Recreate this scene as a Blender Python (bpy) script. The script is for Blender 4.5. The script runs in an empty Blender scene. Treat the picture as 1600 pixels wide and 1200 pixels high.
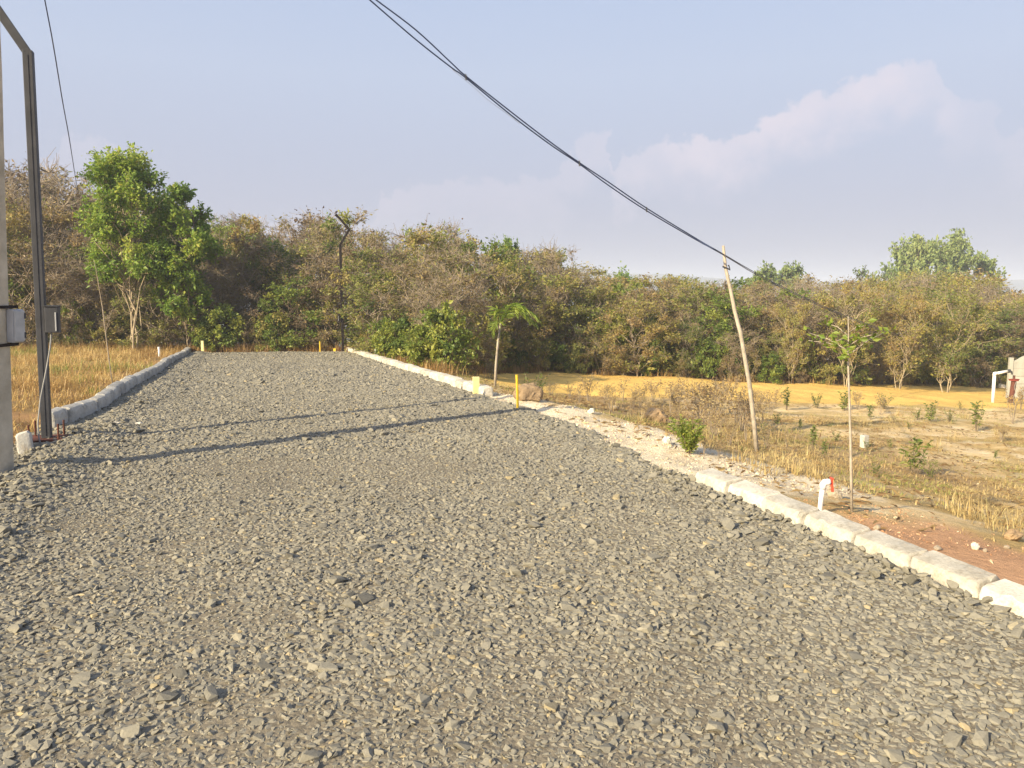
import bpy, bmesh, math, random
import numpy as np
from mathutils import Vector, Matrix

random.seed(7)
RNG = np.random.default_rng(11)
S = bpy.context.scene
COL = S.collection

# ------------------------------------------------------------------ camera model
F = 1201.0
EYE = 1.6
PITCH = math.atan(145.0 / F)
CP, SP = math.cos(PITCH), math.sin(PITCH)

def ray(px, py):
    a = (px - 800.0) / F
    b = (600.0 - py) / F
    return np.array([a, CP + b * SP, -SP + b * CP])

def at(px, py, D):
    """world point on the line of sight at forward distance D (world y)"""
    d = ray(px, py)
    k = D / d[1]
    return Vector((d[0] * k, D, EYE + d[2] * k))

# ------------------------------------------------------------------ noise
def _hash(ix, iy, seed):
    h = (ix.astype(np.int64) * 374761393 + iy.astype(np.int64) * 668265263 + seed * 974711) & 0x7fffffff
    h = ((h ^ (h >> 13)) * 1274126177) & 0x7fffffff
    h = h ^ (h >> 16)
    return (h % 100003) / 100003.0

def vnoise(x, y, seed=0):
    x = np.asarray(x, float); y = np.asarray(y, float)
    ix = np.floor(x); iy = np.floor(y)
    fx = x - ix; fy = y - iy
    fx = fx * fx * (3 - 2 * fx); fy = fy * fy * (3 - 2 * fy)
    ix = ix.astype(np.int64); iy = iy.astype(np.int64)
    a = _hash(ix, iy, seed); b = _hash(ix + 1, iy, seed)
    c = _hash(ix, iy + 1, seed); d = _hash(ix + 1, iy + 1, seed)
    return (a * (1 - fx) + b * fx) * (1 - fy) + (c * (1 - fx) + d * fx) * fy

def fbm(x, y, seed=0, oct=4):
    v = 0; amp = 0.5; tot = 0
    for k in range(oct):
        v = v + amp * vnoise(np.asarray(x) * 2 ** k, np.asarray(y) * 2 ** k, seed + 17 * k)
        tot += amp; amp *= 0.5
    return v / tot

def sstep(a, b, x):
    t = np.clip((np.asarray(x, float) - a) / (b - a), 0, 1)
    return t * t * (3 - 2 * t)

# ------------------------------------------------------------------ terrain
AX, AY = -0.328, 0.945            # along the road
NX, NY = 0.945, 0.328             # to the right of the road
SL, SR = -2.03, 3.80              # road edges
YEND = 30.6                       # the road stops here

def _smooth_table(xs, ys, step, width):
    g = np.arange(xs[0], xs[-1], step)
    v = np.interp(g, xs, ys)
    n = int(width / step) | 1
    vp = np.pad(v, n // 2, mode='edge')
    return g, np.convolve(vp, np.ones(n) / n, mode='valid')

RT = _smooth_table([-60, 0, 6, 10, 20, 32, 36, 60, 200], [0, 0, -.02, -.10, -.43, -.82, -1.0, -2.2, -8], .25, 3)
FT = _smooth_table([-5, 3.85, 4.1, 5.2, 7, 9, 14, 23, 31, 60, 200, 400], [0, 0, -.06, -.22, -.60, -.98, -1.45, -2.0, -2.6, -4.2, -9, -12], .05, .45)
LT = _smooth_table([-300, -60, -20, -6, -2.7, -2.3, -2.0, 5], [-6, -.6, .2, .15, .06, 0, 0, 0], .05, .2)

def st(x, y):
    return NX * np.asarray(x) + NY * np.asarray(y), AX * np.asarray(x) + AY * np.asarray(y)

def xy(s, t):
    return NX * s + AX * t, NY * s + AY * t

def base_h(x, y):
    s, t = st(x, y)
    r = np.interp(t, *RT)
    wr = 1 - .5 * sstep(4, 16, s)
    z = r * wr + np.interp(s, *FT) + np.interp(s, *LT)
    z = z + np.interp(y, [0, 46, 80, 150, 420, 6000], [0, 0, -3, -9, -34, -60])
    return z

def ground(x, y):
    s, t = st(x, y)
    z = base_h(x, y)
    road = sstep(-2.4, -2.0, s) * (1 - sstep(3.75, 4.2, s))
    off = 1 - road
    z = z + off * (fbm(np.asarray(x) * .45, np.asarray(y) * .45, 3) - .5) * .22 * sstep(4.0, 8, np.abs(s - .9))
    z = z + off * (fbm(np.asarray(x) * 2.2, np.asarray(y) * 2.2, 5) - .5) * .07
    z = z + road * (fbm(np.asarray(x) * .9, np.asarray(y) * .9, 9) - .5) * .05
    # gravel shouldered up against the left side
    z = z + .07 * np.exp(-((s + 1.75) / .35) ** 2) * (.4 + fbm(np.asarray(x) * .7, np.asarray(y) * .7, 21))
    # bank of the chalk shoulder
    ch = sstep(6.3, 7.3, t) * (1 - sstep(13.2, 14.2, t)) * sstep(3.9, 4.3, s) * (1 - sstep(4.9, 5.6, s))
    z = z + ch * (.03 + .16 * (fbm(np.asarray(x) * 1.6, np.asarray(y) * 1.6, 31) - .4))
    return z

def gp(px, py):
    d = ray(px, py)
    lo, hi = 0.5, None
    k = 0.5
    while k < 400:
        p = d * k
        if EYE + p[2] < float(ground(p[0], p[1])):
            hi = k; break
        lo = k; k *= 1.03
    if hi is None: hi = 400
    for _ in range(24):
        m = .5 * (lo + hi); p = d * m
        if EYE + p[2] < float(ground(p[0], p[1])): hi = m
        else: lo = m
    p = d * hi
    return Vector((p[0], p[1], float(ground(p[0], p[1]))))

def sright(t): return 3.56 + .24 * sstep(7.0, 8.4, t)      # right rim of the gravel

def gz(x, y): return float(ground(x, y))

# world outlines of the levelled ochre strip and of the forest edge
LOWER = [gp(*q) for q in [(752, 592), (800, 607), (900, 617), (1000, 622), (1150, 628), (1300, 632), (1450, 635), (1600, 641)]]
UPPER = [gp(*q) for q in [(700, 586), (760, 583), (850, 580), (1000, 588), (1150, 597), (1300, 600), (1450, 601), (1600, 606)]]
LOX = np.array([p.x for p in LOWER]); LOY = np.array([p.y for p in LOWER])
UPX = np.array([p.x for p in UPPER]); UPY = np.array([p.y for p in UPPER])
FEX = np.concatenate([[-40, -12.9, -6.4, -4.3], UPX]); FEY = np.concatenate([[30.5, 31.4, 31.0, 26.5], UPY])
o_ = np.argsort(FEX); FEX = FEX[o_]; FEY = FEY[o_]
def forest_edge(x): return np.interp(x, FEX, FEY)

# ------------------------------------------------------------------ node helpers
def new_mat(name):
    m = bpy.data.materials.new(name); m.use_nodes = True
    nt = m.node_tree
    for n in list(nt.nodes): nt.nodes.remove(n)
    out = nt.nodes.new('ShaderNodeOutputMaterial')
    return m, nt, out

def N(nt, typ, **kw):
    n = nt.nodes.new(typ)
    for k, v in kw.items():
        if k in n.inputs.keys(): n.inputs[k].default_value = v
        else: setattr(n, k, v)
    return n

def ramp(nt, fac, stops):
    r = nt.nodes.new('ShaderNodeValToRGB')
    el = r.color_ramp.elements
    while len(el) < len(stops): el.new(.5)
    for e, (p, c) in zip(el, stops):
        e.position = p; e.color = (*c, 1)
    nt.links.new(fac, r.inputs[0])
    return r.outputs[0]

def mixc(nt, fac, a, b, mode='MIX'):
    m = nt.nodes.new('ShaderNodeMix'); m.data_type = 'RGBA'; m.blend_type = mode
    for sock, v in ((m.inputs[0], fac), (m.inputs[6], a), (m.inputs[7], b)):
        if hasattr(v, 'is_output'): nt.links.new(v, sock)
        elif isinstance(v, (int, float)): sock.default_value = v
        else: sock.default_value = (*v, 1)
    return m.outputs[2]

def math_(nt, op, a, b=None):
    m = nt.nodes.new('ShaderNodeMath'); m.operation = op
    for i, v in enumerate((a, b)):
        if v is None: continue
        if hasattr(v, 'is_output'): nt.links.new(v, m.inputs[i])
        else: m.inputs[i].default_value = v
    return m.outputs[0]

def noise(nt, scale, detail=4, coord='Object', rough=.55):
    tc = nt.nodes.new('ShaderNodeTexCoord')
    n = N(nt, 'ShaderNodeTexNoise', Scale=scale, Detail=detail, Roughness=rough)
    nt.links.new(tc.outputs[coord], n.inputs['Vector'])
    return n.outputs['Fac']

def finish(nt, out, col, rough=.9, bump=None, bstr=.3, bdist=.02, metal=0, spec=.3):
    b = N(nt, 'ShaderNodeBsdfPrincipled', Roughness=rough, Metallic=metal)
    b.inputs['Specular IOR Level'].default_value = spec
    if hasattr(col, 'is_output'): nt.links.new(col, b.inputs['Base Color'])
    else: b.inputs['Base Color'].default_value = (*col, 1)
    if bump is not None:
        bp = N(nt, 'ShaderNodeBump', Strength=bstr, Distance=bdist)
        nt.links.new(bump, bp.inputs['Height']); nt.links.new(bp.outputs[0], b.inputs['Normal'])
    nt.links.new(b.outputs[0], out.inputs[0])
    return b

def simple(name, c1, c2, scale=8, rough=.85, bstr=.3, bdist=.01, metal=0, spec=.3, detail=5):
    m, nt, out = new_mat(name)
    f = noise(nt, scale, detail)
    c = ramp(nt, f, [(.3, c1), (.7, c2)])
    finish(nt, out, c, rough, noise(nt, scale * 6, 3), bstr, bdist, metal, spec)
    return m

def attr(nt, name):
    a = nt.nodes.new('ShaderNodeAttribute'); a.attribute_name = name
    return a

def leaf_mat(name, stops, trans=.35, vary=.25, tcol=None):
    m, nt, out = new_mat(name)
    t = attr(nt, 'tint').outputs['Fac']
    oi = nt.nodes.new('ShaderNodeObjectInfo')
    f = math_(nt, 'ADD', t, math_(nt, 'MULTIPLY', math_(nt, 'SUBTRACT', oi.outputs['Random'], .5), vary))
    c = ramp(nt, f, stops)
    d = nt.nodes.new('ShaderNodeBsdfDiffuse'); tr = nt.nodes.new('ShaderNodeBsdfTranslucent')
    g = N(nt, 'ShaderNodeBsdfGlossy', Roughness=.5); g.inputs[0].default_value = (.6, .6, .6, 1)
    nt.links.new(c, d.inputs[0]); nt.links.new(c, tr.inputs[0])
    mx = N(nt, 'ShaderNodeMixShader'); mx.inputs[0].default_value = trans
    nt.links.new(d.outputs[0], mx.inputs[1]); nt.links.new(tr.outputs[0], mx.inputs[2])
    mg = N(nt, 'ShaderNodeMixShader'); mg.inputs[0].default_value = .04
    nt.links.new(mx.outputs[0], mg.inputs[1]); nt.links.new(g.outputs[0], mg.inputs[2])
    nt.links.new(mg.outputs[0], out.inputs[0])
    return m

M = {}
# ------------------------------------------------------------------ mesh helpers
def mesh_np(name, V, faces_flat, sizes, mat, tint=None, smooth=False):
    """faces_flat: flat vertex indices; sizes: loop count per face"""
    me = bpy.data.meshes.new(name)
    V = np.asarray(V, np.float32); ff = np.asarray(faces_flat, np.int32); sz = np.asarray(sizes, np.int32)
    me.vertices.add(len(V)); me.vertices.foreach_set('co', V.ravel())
    me.loops.add(len(ff)); me.loops.foreach_set('vertex_index', ff)
    me.polygons.add(len(sz))
    st_ = np.concatenate([[0], np.cumsum(sz)[:-1]]).astype(np.int32)
    me.polygons.foreach_set('loop_start', st_); me.polygons.foreach_set('loop_total', sz)
    me.polygons.foreach_set('use_smooth', np.full(len(sz), smooth, dtype=bool))
    me.update(calc_edges=True)
    if tint is not None:
        a = me.attributes.new('tint', 'FLOAT', 'FACE')
        a.data.foreach_set('value', np.asarray(tint, np.float32))
    if mat is not None: me.materials.append(mat)
    return me

def link(name, me, parent=None, loc=None):
    o = bpy.data.objects.new(name, me); COL.objects.link(o)
    if parent is not None: o.parent = parent
    if loc is not None: o.location = loc
    return o

def tag(o, label=None, cat=None, group=None, kind=None):
    if label: o['label'] = label
    if cat: o['category'] = cat
    if group: o['group'] = group
    if kind: o['kind'] = kind
    return o

def thing(name, loc, label, cat, group=None, rz=0):
    o = bpy.data.objects.new(name, None); COL.objects.link(o)
    o.location = loc; o.rotation_euler = (0, 0, rz); o.empty_display_size = .2
    return tag(o, label, cat, group)

class MB:
    def __init__(s): s.v = []; s.f = []; s.n = 0
    def add(s, vs, fs):
        b = s.n
        s.v.extend([tuple(p) for p in vs]); s.n += len(vs)
        s.f.extend([tuple(i + b for i in f) for f in fs])
    def tube(s, pts, radii, sides=5, cap=True):
        pts = [Vector(p) for p in pts]
        if not hasattr(radii, '__len__'): radii = [radii] * len(pts)
        vs = []; fs = []
        up = Vector((.13, .97, .2))
        for i, p in enumerate(pts):
            d = (pts[min(i + 1, len(pts) - 1)] - pts[max(i - 1, 0)])
            if d.length < 1e-9: d = Vector((0, 0, 1))
            d.normalize()
            u = d.cross(up)
            if u.length < .05: u = d.cross(Vector((1, 0, 0)))
            u.normalize(); w = d.cross(u)
            for k in range(sides):
                a = 2 * math.pi * k / sides
                vs.append(p + (u * math.cos(a) + w * math.sin(a)) * radii[i])
        for i in range(len(pts) - 1):
            for k in range(sides):
                k2 = (k + 1) % sides
                fs.append((i * sides + k, i * sides + k2, (i + 1) * sides + k2, (i + 1) * sides + k))
        if cap:
            fs.append(tuple(range(sides - 1, -1, -1)))
            e = (len(pts) - 1) * sides
            fs.append(tuple(range(e, e + sides)))
        s.add(vs, fs)
    def box(s, c, size, rot=None):
        x, y, z = [q / 2 for q in size]
        vs = [Vector(p) for p in ((-x, -y, -z), (x, -y, -z), (x, y, -z), (-x, y, -z), (-x, -y, z), (x, -y, z), (x, y, z), (-x, y, z))]
        if rot is not None: vs = [rot @ p for p in vs]
        vs = [p + Vector(c) for p in vs]
        s.add(vs, [(3, 2, 1, 0), (4, 5, 6, 7), (0, 1, 5, 4), (1, 2, 6, 5), (2, 3, 7, 6), (3, 0, 4, 7)])
    def mesh(s, name, mat, smooth=False, bevel=0, tint=None):
        me = bpy.data.meshes.new(name)
        me.from_pydata(s.v, [], s.f)
        if smooth: me.polygons.foreach_set('use_smooth', [True] * len(me.polygons))
        if bevel:
            bm = bmesh.new(); bm.from_mesh(me)
            bmesh.ops.bevel(bm, geom=[e for e in bm.edges], offset=bevel, segments=2, affect='EDGES', profile=.6)
            bm.to_mesh(me); bm.free()
        if tint is not None:
            a = me.attributes.new('tint', 'FLOAT', 'FACE'); a.data.foreach_set('value', np.asarray(tint, np.float32))
        me.materials.append(mat); me.update()
        return me
    def build(s, name, mat, parent=None, loc=None, **kw):
        return link(name, s.mesh(name, mat, **kw), parent, loc)

# ------------------------------------------------------------------ render, world, light
S.render.engine = 'CYCLES'
S.view_settings.view_transform = 'Standard'; S.view_settings.look = 'None'
S.view_settings.gamma = 1; S.view_settings.use_curve_mapping = False
S.view_settings.exposure = 1.0
S.cycles.max_bounces = 6; S.cycles.diffuse_bounces = 3; S.cycles.transmission_bounces = 4; S.cycles.volume_bounces = 1
S.cycles.use_denoising = True

cam = bpy.data.cameras.new('camera'); co = bpy.data.objects.new('camera', cam); COL.objects.link(co)
co.location = (0, 0, EYE); co.rotation_euler = (math.pi / 2 - PITCH, 0, 0)
cam.sensor_fit = 'HORIZONTAL'; cam.sensor_width = 36; cam.lens = F / 1600 * 36
cam.clip_start = .05; cam.clip_end = 30000
S.camera = co

SUN_EL = math.radians(26)
SUN_DIR_TRAVEL = math.radians(43)            # direction (from +x) in which the light travels over the ground
sun_from = Vector((-math.cos(SUN_DIR_TRAVEL) * math.cos(SUN_EL), -math.sin(SUN_DIR_TRAVEL) * math.cos(SUN_EL), math.sin(SUN_EL)))
sl = bpy.data.lights.new('sun', 'SUN'); so = bpy.data.objects.new('sun', sl); COL.objects.link(so)
sl.energy = 4.8; sl.angle = math.radians(.6); sl.color = (1.0, .84, .55)
so.rotation_euler = (-sun_from).to_track_quat('-Z', 'Y').to_euler(); so.location = (-20, -20, 30)

W = bpy.data.worlds.new('World'); S.world = W; W.use_nodes = True
nt = W.node_tree
for n in list(nt.nodes): nt.nodes.remove(n)
wo = nt.nodes.new('ShaderNodeOutputWorld'); bg = nt.nodes.new('ShaderNodeBackground')
sky = nt.nodes.new('ShaderNodeTexSky'); sky.sky_type = 'NISHITA'; sky.sun_disc = False
sky.sun_elevation = SUN_EL
sky.sun_rotation = math.atan2(sun_from.x, sun_from.y)
sky.air_density = 1.0; sky.dust_density = 3.0; sky.ozone_density = 2.0; sky.altitude = 300
bg.inputs[1].default_value = .084
# the thin veil of dry-season haze in the sky and the faint cumulus, by direction
geo = nt.nodes.new('ShaderNodeTexCoord')
sep = nt.nodes.new('ShaderNodeSeparateXYZ'); nt.links.new(geo.outputs['Generated'], sep.inputs[0])
el = math_(nt, 'ARCSINE', sep.outputs['Z'])
el = math_(nt, 'MULTIPLY', el, 180 / math.pi)
az = math_(nt, 'MULTIPLY', math_(nt, 'ARCTAN2', sep.outputs['X'], sep.outputs['Y']), 180 / math.pi)
mr = N(nt, 'ShaderNodeMapRange'); nt.links.new(el, mr.inputs[0])
mr.inputs[1].default_value = -2; mr.inputs[2].default_value = 40; mr.inputs[3].default_value = 0; mr.inputs[4].default_value = 1
veil = ramp(nt, mr.outputs[0], [(0.0, (2.60, 2.64, 3.30)), (.18, (2.86, 2.98, 3.80)), (.40, (3.28, 3.72, 4.75)), (.66, (2.95, 3.66, 5.15)), (1.0, (2.9, 3.5, 4.9))])
vf = N(nt, 'ShaderNodeMapRange'); nt.links.new(el, vf.inputs[0])
vf.inputs[1].default_value = 15; vf.inputs[2].default_value = 60; vf.inputs[3].default_value = .92; vf.inputs[4].default_value = .65
dp = nt.nodes.new('ShaderNodeVectorMath'); dp.operation = 'DOT_PRODUCT'
nt.links.new(geo.outputs['Generated'], dp.inputs[0]); dp.inputs[1].default_value = sun_from
aur = N(nt, 'ShaderNodeMapRange', interpolation_type='SMOOTHSTEP'); nt.links.new(dp.outputs['Value'], aur.inputs[0])
aur.inputs[1].default_value = .1; aur.inputs[2].default_value = .9; aur.inputs[3].default_value = 1; aur.inputs[4].default_value = .15
skyc = mixc(nt, math_(nt, 'MULTIPLY', vf.outputs[0], aur.outputs[0]), sky.outputs[0], veil)
# clouds
cmb = nt.nodes.new('ShaderNodeCombineXYZ'); nt.links.new(az, cmb.inputs[0]); nt.links.new(el, cmb.inputs[1])
def wnoise(scale, detail, rough=.5):
    n = N(nt, 'ShaderNodeTexNoise', Scale=scale, Detail=detail, Roughness=rough)
    nt.links.new(cmb.outputs[0], n.inputs['Vector']); return n.outputs['Fac']
azn = N(nt, 'ShaderNodeMapRange'); nt.links.new(math_(nt, 'ADD', az, math_(nt, 'MULTIPLY', math_(nt, 'SUBTRACT', wnoise(.45, 5, .55), .5), 5.0)), azn.inputs[0])
azn.inputs[1].default_value = -40; azn.inputs[2].default_value = 40
# top of the cloud bank (degrees / 20) against azimuth
def pa(px): return (math.degrees(math.atan((px - 800) / F)) + 40) / 80
def pe(py): return max(0, math.degrees(math.atan((455 - py) / F))) / 20
prof = [(0, 455), (90, 300), (130, 225), (190, 225), (240, 330), (560, 330), (640, 272), (760, 262), (860, 262), (890, 235), (915, 200), (950, 193),
        (965, 250), (985, 222), (1040, 206), (1100, 212), (1150, 200), (1200, 172), (1260, 158), (1330, 136), (1405, 124), (1440, 152), (1475, 180), (1520, 188), (1560, 225), (1700, 300)]
fc = nt.nodes.new('ShaderNodeFloatCurve'); nt.links.new(azn.outputs[0], fc.inputs['Value'])
cv = fc.mapping.curves[0]
pts = [(pa(x), pe(y)) for x, y in prof]
cv.points[0].location = (0, 0); cv.points[1].location = (1, .3)
for p in pts: cv.points.new(*p)
for p in cv.points: p.handle_type = 'AUTO_CLAMPED'
fc.mapping.update()
top = math_(nt, 'SUBTRACT', math_(nt, 'MULTIPLY', fc.outputs[0], 20), .9)
dist = math_(nt, 'MULTIPLY', math_(nt, 'SUBTRACT', wnoise(.7, 7, .58), .5), 3.6)
d = math_(nt, 'ADD', math_(nt, 'SUBTRACT', top, el), dist)        # degrees below the cloud top
e1 = N(nt, 'ShaderNodeMapRange', interpolation_type='SMOOTHSTEP'); nt.links.new(d, e1.inputs[0])
e1.inputs[1].default_value = -.05; e1.inputs[2].default_value = .55
e2 = N(nt, 'ShaderNodeMapRange', interpolation_type='SMOOTHSTEP'); nt.links.new(d, e2.inputs[0])
e2.inputs[1].default_value = .6; e2.inputs[2].default_value = 5.0; e2.inputs[3].default_value = 1; e2.inputs[4].default_value = 0
cm = math_(nt, 'MULTIPLY', e1.outputs[0], e2.outputs[0])
cm = math_(nt, 'MULTIPLY', cm, math_(nt, 'ADD', .35, wnoise(.25, 3)))
cr = N(nt, 'ShaderNodeMapRange', interpolation_type='SMOOTHSTEP'); nt.links.new(az, cr.inputs[0])
cr.inputs[1].default_value = 3; cr.inputs[2].default_value = 16; cr.inputs[3].default_value = .25; cr.inputs[4].default_value = .72
cm = math_(nt, 'MULTIPLY', cm, cr.outputs[0])
cf = N(nt, 'ShaderNodeMapRange', interpolation_type='SMOOTHSTEP'); nt.links.new(az, cf.inputs[0])
cf.inputs[1].default_value = 25; cf.inputs[2].default_value = 31; cf.inputs[3].default_value = 1; cf.inputs[4].default_value = .3
cm = math_(nt, 'MULTIPLY', cm, cf.outputs[0])
fin = mixc(nt, cm, skyc, (4.95, 4.5, 4.95))
nt.links.new(fin, bg.inputs[0]); nt.links.new(bg.outputs[0], wo.inputs[0])

# ------------------------------------------------------------------ materials
def ground_mat():
    m, nt, out = new_mat('ground_soil')
    c = attr(nt, 'zone').outputs['Color']
    n1 = noise(nt, 1.3, 6); n2 = noise(nt, 14, 5, rough=.7); n3 = noise(nt, 60, 3, rough=.7)
    c1 = mixc(nt, .55, c, ramp(nt, n1, [(.35, (.78, .74, .68)), (.65, (1.15, 1.13, 1.1))]), 'MULTIPLY')
    c2 = mixc(nt, .7, c1, ramp(nt, n2, [(.3, (.68, .65, .60)), (.5, (1, 1, 1)), (.72, (1.12, 1.1, 1.06))]), 'MULTIPLY')
    h = math_(nt, 'ADD', n2, math_(nt, 'MULTIPLY', n3, .5))
    finish(nt, out, c2, .95, h, .9, .035, spec=.1)
    return m
M['ground'] = ground_mat()

def road_mat():
    m, nt, out = new_mat('road_fines')
    n1 = noise(nt, 1.1, 5); n2 = noise(nt, 55, 4, rough=.75)
    tc = nt.nodes.new('ShaderNodeTexCoord')
    v = N(nt, 'ShaderNodeTexVoronoi', Scale=38, Randomness=1); nt.links.new(tc.outputs['Object'], v.inputs['Vector'])
    c = ramp(nt, n1, [(.3, (.205, .18, .137)), (.7, (.25, .225, .18))])
    c = mixc(nt, .8, c, ramp(nt, n2, [(.3, (.45, .45, .45)), (.7, (1.25, 1.2, 1.15))]), 'MULTIPLY')
    h = math_(nt, 'ADD', math_(nt, 'MULTIPLY', v.outputs['Distance'], -1), n2)
    finish(nt, out, c, .95, h, .5, .012, spec=.1)
    return m
M['road'] = road_mat()

def stone_mat(name, stops):
    m, nt, out = new_mat(name)
    t = attr(nt, 'tint').outputs['Fac']
    c = ramp(nt, t, stops)
    n2 = noise(nt, 70, 4, rough=.7); n1 = noise(nt, .8, 4)
    c = mixc(nt, .6, c, ramp(nt, n2, [(.3, (.7, .68, .64)), (.7, (1.15, 1.13, 1.1))]), 'MULTIPLY')
    c = mixc(nt, .55, c, ramp(nt, n1, [(.3, (.82, .80, .76)), (.7, (1.1, 1.08, 1.02))]), 'MULTIPLY')
    finish(nt, out, c, .9, n2, .35, .006, spec=.2)
    return m
M['gravel'] = stone_mat('crushed_rock', [(0, (.14, .136, .124)), (.2, (.205, .197, .172)), (.6, (.262, .250, .215)), (.88, (.305, .286, .233)), (.96, (.33, .28, .18)), (1, (.42, .35, .23))])
M['chalk'] = stone_mat('pale_rubble', [(0, (.40, .32, .22)), (.5, (.60, .51, .38)), (1, (.76, .69, .57))])
M['rock'] = simple('field_rock', (.34, .27, .19), (.56, .49, .39), 5, bstr=.6, bdist=.03)
M['rock_brown'] = simple('field_boulder', (.30, .20, .11), (.48, .34, .2), 4, bstr=.6, bdist=.03)
def kerb_mat(name, a, b, c):
    m, nt, out = new_mat(name)
    n1 = noise(nt, 5, 6, rough=.65); n2 = noise(nt, 40, 4, rough=.7)
    oi = nt.nodes.new('ShaderNodeObjectInfo')
    f = math_(nt, 'ADD', n1, math_(nt, 'MULTIPLY', math_(nt, 'SUBTRACT', oi.outputs['Random'], .5), .22))
    col = ramp(nt, f, [(.28, a), (.48, b), (.72, c)])
    n3 = noise(nt, 11, 6, rough=.7)
    col = mixc(nt, ramp(nt, n3, [(.52, (0, 0, 0)), (.64, (.55, .55, .55))]), col, (.30, .235, .165))
    col = mixc(nt, .5, col, ramp(nt, n2, [(.28, (.6, .58, .55)), (.5, (1, 1, 1))]), 'MULTIPLY')
    finish(nt, out, col, .9, math_(nt, 'ADD', n2, n1), .5, .012, spec=.2)
    return m
M['kerb'] = kerb_mat('whitewashed_concrete', (.34, .315, .27), (.50, .475, .42), (.64, .61, .55))
M['kerb_grey'] = kerb_mat('kerb_concrete', (.30, .29, .27), (.44, .43, .40), (.56, .54, .50))
M['concrete'] = simple('pole_concrete', (.36, .32, .25), (.56, .51, .42), 6, bstr=.5, bdist=.01)
M['steel'] = simple('painted_steel', (.040, .042, .05), (.065, .067, .078), 5, rough=.6, bstr=.05, spec=.25)
M['steel_dark'] = simple('dark_steel', (.018, .014, .014), (.03, .025, .025), 5, rough=.7, bstr=.05, spec=.15)
M['rust'] = simple('rusty_steel', (.07, .028, .02), (.16, .055, .035), 14, rough=.8, bstr=.4, bdist=.005)
M['redrust'] = simple('red_oxide', (.16, .03, .02), (.25, .05, .035), 14, rough=.7, bstr=.2, bdist=.005)
M['boxgrey'] = simple('box_metal', (.33, .34, .36), (.46, .47, .49), 8, rough=.5, bstr=.05)
M['pvc'] = simple('white_pvc', (.74, .73, .70), (.84, .83, .81), 10, rough=.4, bstr=.03)
M['redplastic'] = simple('red_plastic', (.55, .06, .03), (.65, .09, .05), 10, rough=.4, bstr=.03)
M['yellow'] = simple('yellow_paint', (.72, .48, .03), (.82, .58, .05), 10, rough=.6, bstr=.1)
M['paleyellow'] = simple('pale_yellow_paint', (.66, .58, .26), (.78, .70, .36), 10, rough=.7, bstr=.15)
M['cable'] = simple('cable_sheath', (.025, .035, .08), (.04, .055, .12), 10, rough=.5, bstr=.02)
M['cablegrey'] = simple('cable_grey', (.20, .20, .20), (.3, .3, .3), 10, rough=.5, bstr=.02)
M['wall'] = simple('precast_panel', (.30, .30, .28), (.40, .40, .37), 3, bstr=.3, bdist=.01)
M['timber'] = simple('weathered_timber', (.25, .21, .16), (.44, .385, .315), 9, bstr=.6, bdist=.01)
M['bark'] = simple('bark_grey', (.13, .10, .07), (.27, .215, .15), 7, bstr=.6, bdist=.01)
M['bark_dark'] = simple('bark_dark', (.07, .05, .035), (.15, .115, .08), 7, bstr=.6, bdist=.01)
M['bark_pale'] = simple('bark_pale', (.25, .20, .135), (.42, .35, .245), 7, bstr=.5, bdist=.01)
M['twig'] = simple('twig_dry', (.20, .16, .12), (.38, .315, .24), 7, bstr=.3, bdist=.005)
M['hill'] = simple('hill_scrub', (.05, .06, .03), (.10, .10, .05), .01, bstr=0)
M['leaf_brown'] = leaf_mat('leaf_brown', [(0, (.125, .08, .045)), (.3, (.22, .155, .078)), (.55, (.285, .215, .09)), (.78, (.27, .225, .065)), (1, (.20, .21, .05))], .3, .7)
M['leaf_olive'] = leaf_mat('leaf_olive', [(0, (.11, .155, .036)), (.3, (.21, .235, .052)), (.6, (.30, .285, .07)), (.85, (.36, .295, .085)), (1, (.31, .22, .09))], .35, .7)
M['leaf_green'] = leaf_mat('leaf_green', [(0, (.10, .16, .03)), (.5, (.19, .255, .045)), (1, (.34, .35, .06))], .38, .5)
M['leaf_bright'] = leaf_mat('leaf_bright', [(0, (.10, .18, .03)), (.45, (.21, .33, .045)), (.8, (.36, .44, .065)), (1, (.50, .48, .09))], .48, .1)
M['leaf_far'] = leaf_mat('leaf_far', [(0, (.12, .175, .06)), (.5, (.21, .275, .09)), (1, (.32, .36, .12))], .3, .1)  # leaves of the distant trees, lightened: some haze is put into their colour
M['leaf_weed'] = leaf_mat('leaf_weed', [(0, (.09, .14, .03)), (.6, (.16, .21, .045)), (1, (.28, .27, .08))], .4, .4)
M['leaf_dryweed'] = leaf_mat('leaf_dryweed', [(0, (.22, .14, .07)), (.5, (.36, .26, .12)), (1, (.50, .40, .19))], .3, .4)
M['grass_gold'] = leaf_mat('grass_gold', [(0, (.25, .14, .05)), (.4, (.45, .30, .115)), (.8, (.62, .46, .19)), (.95, (.68, .55, .28)), (1, (.28, .31, .07))], .35, 0)
M['grass_field'] = leaf_mat('grass_field', [(0, (.28, .18, .08)), (.4, (.50, .37, .16)), (.75, (.66, .53, .26)), (.88, (.40, .38, .11)), (1, (.22, .26, .055))], .35, 0)
M['palmleaf'] = leaf_mat('palm_leaf', [(0, (.13, .21, .025)), (1, (.28, .33, .055))], .4, 0)

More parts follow.
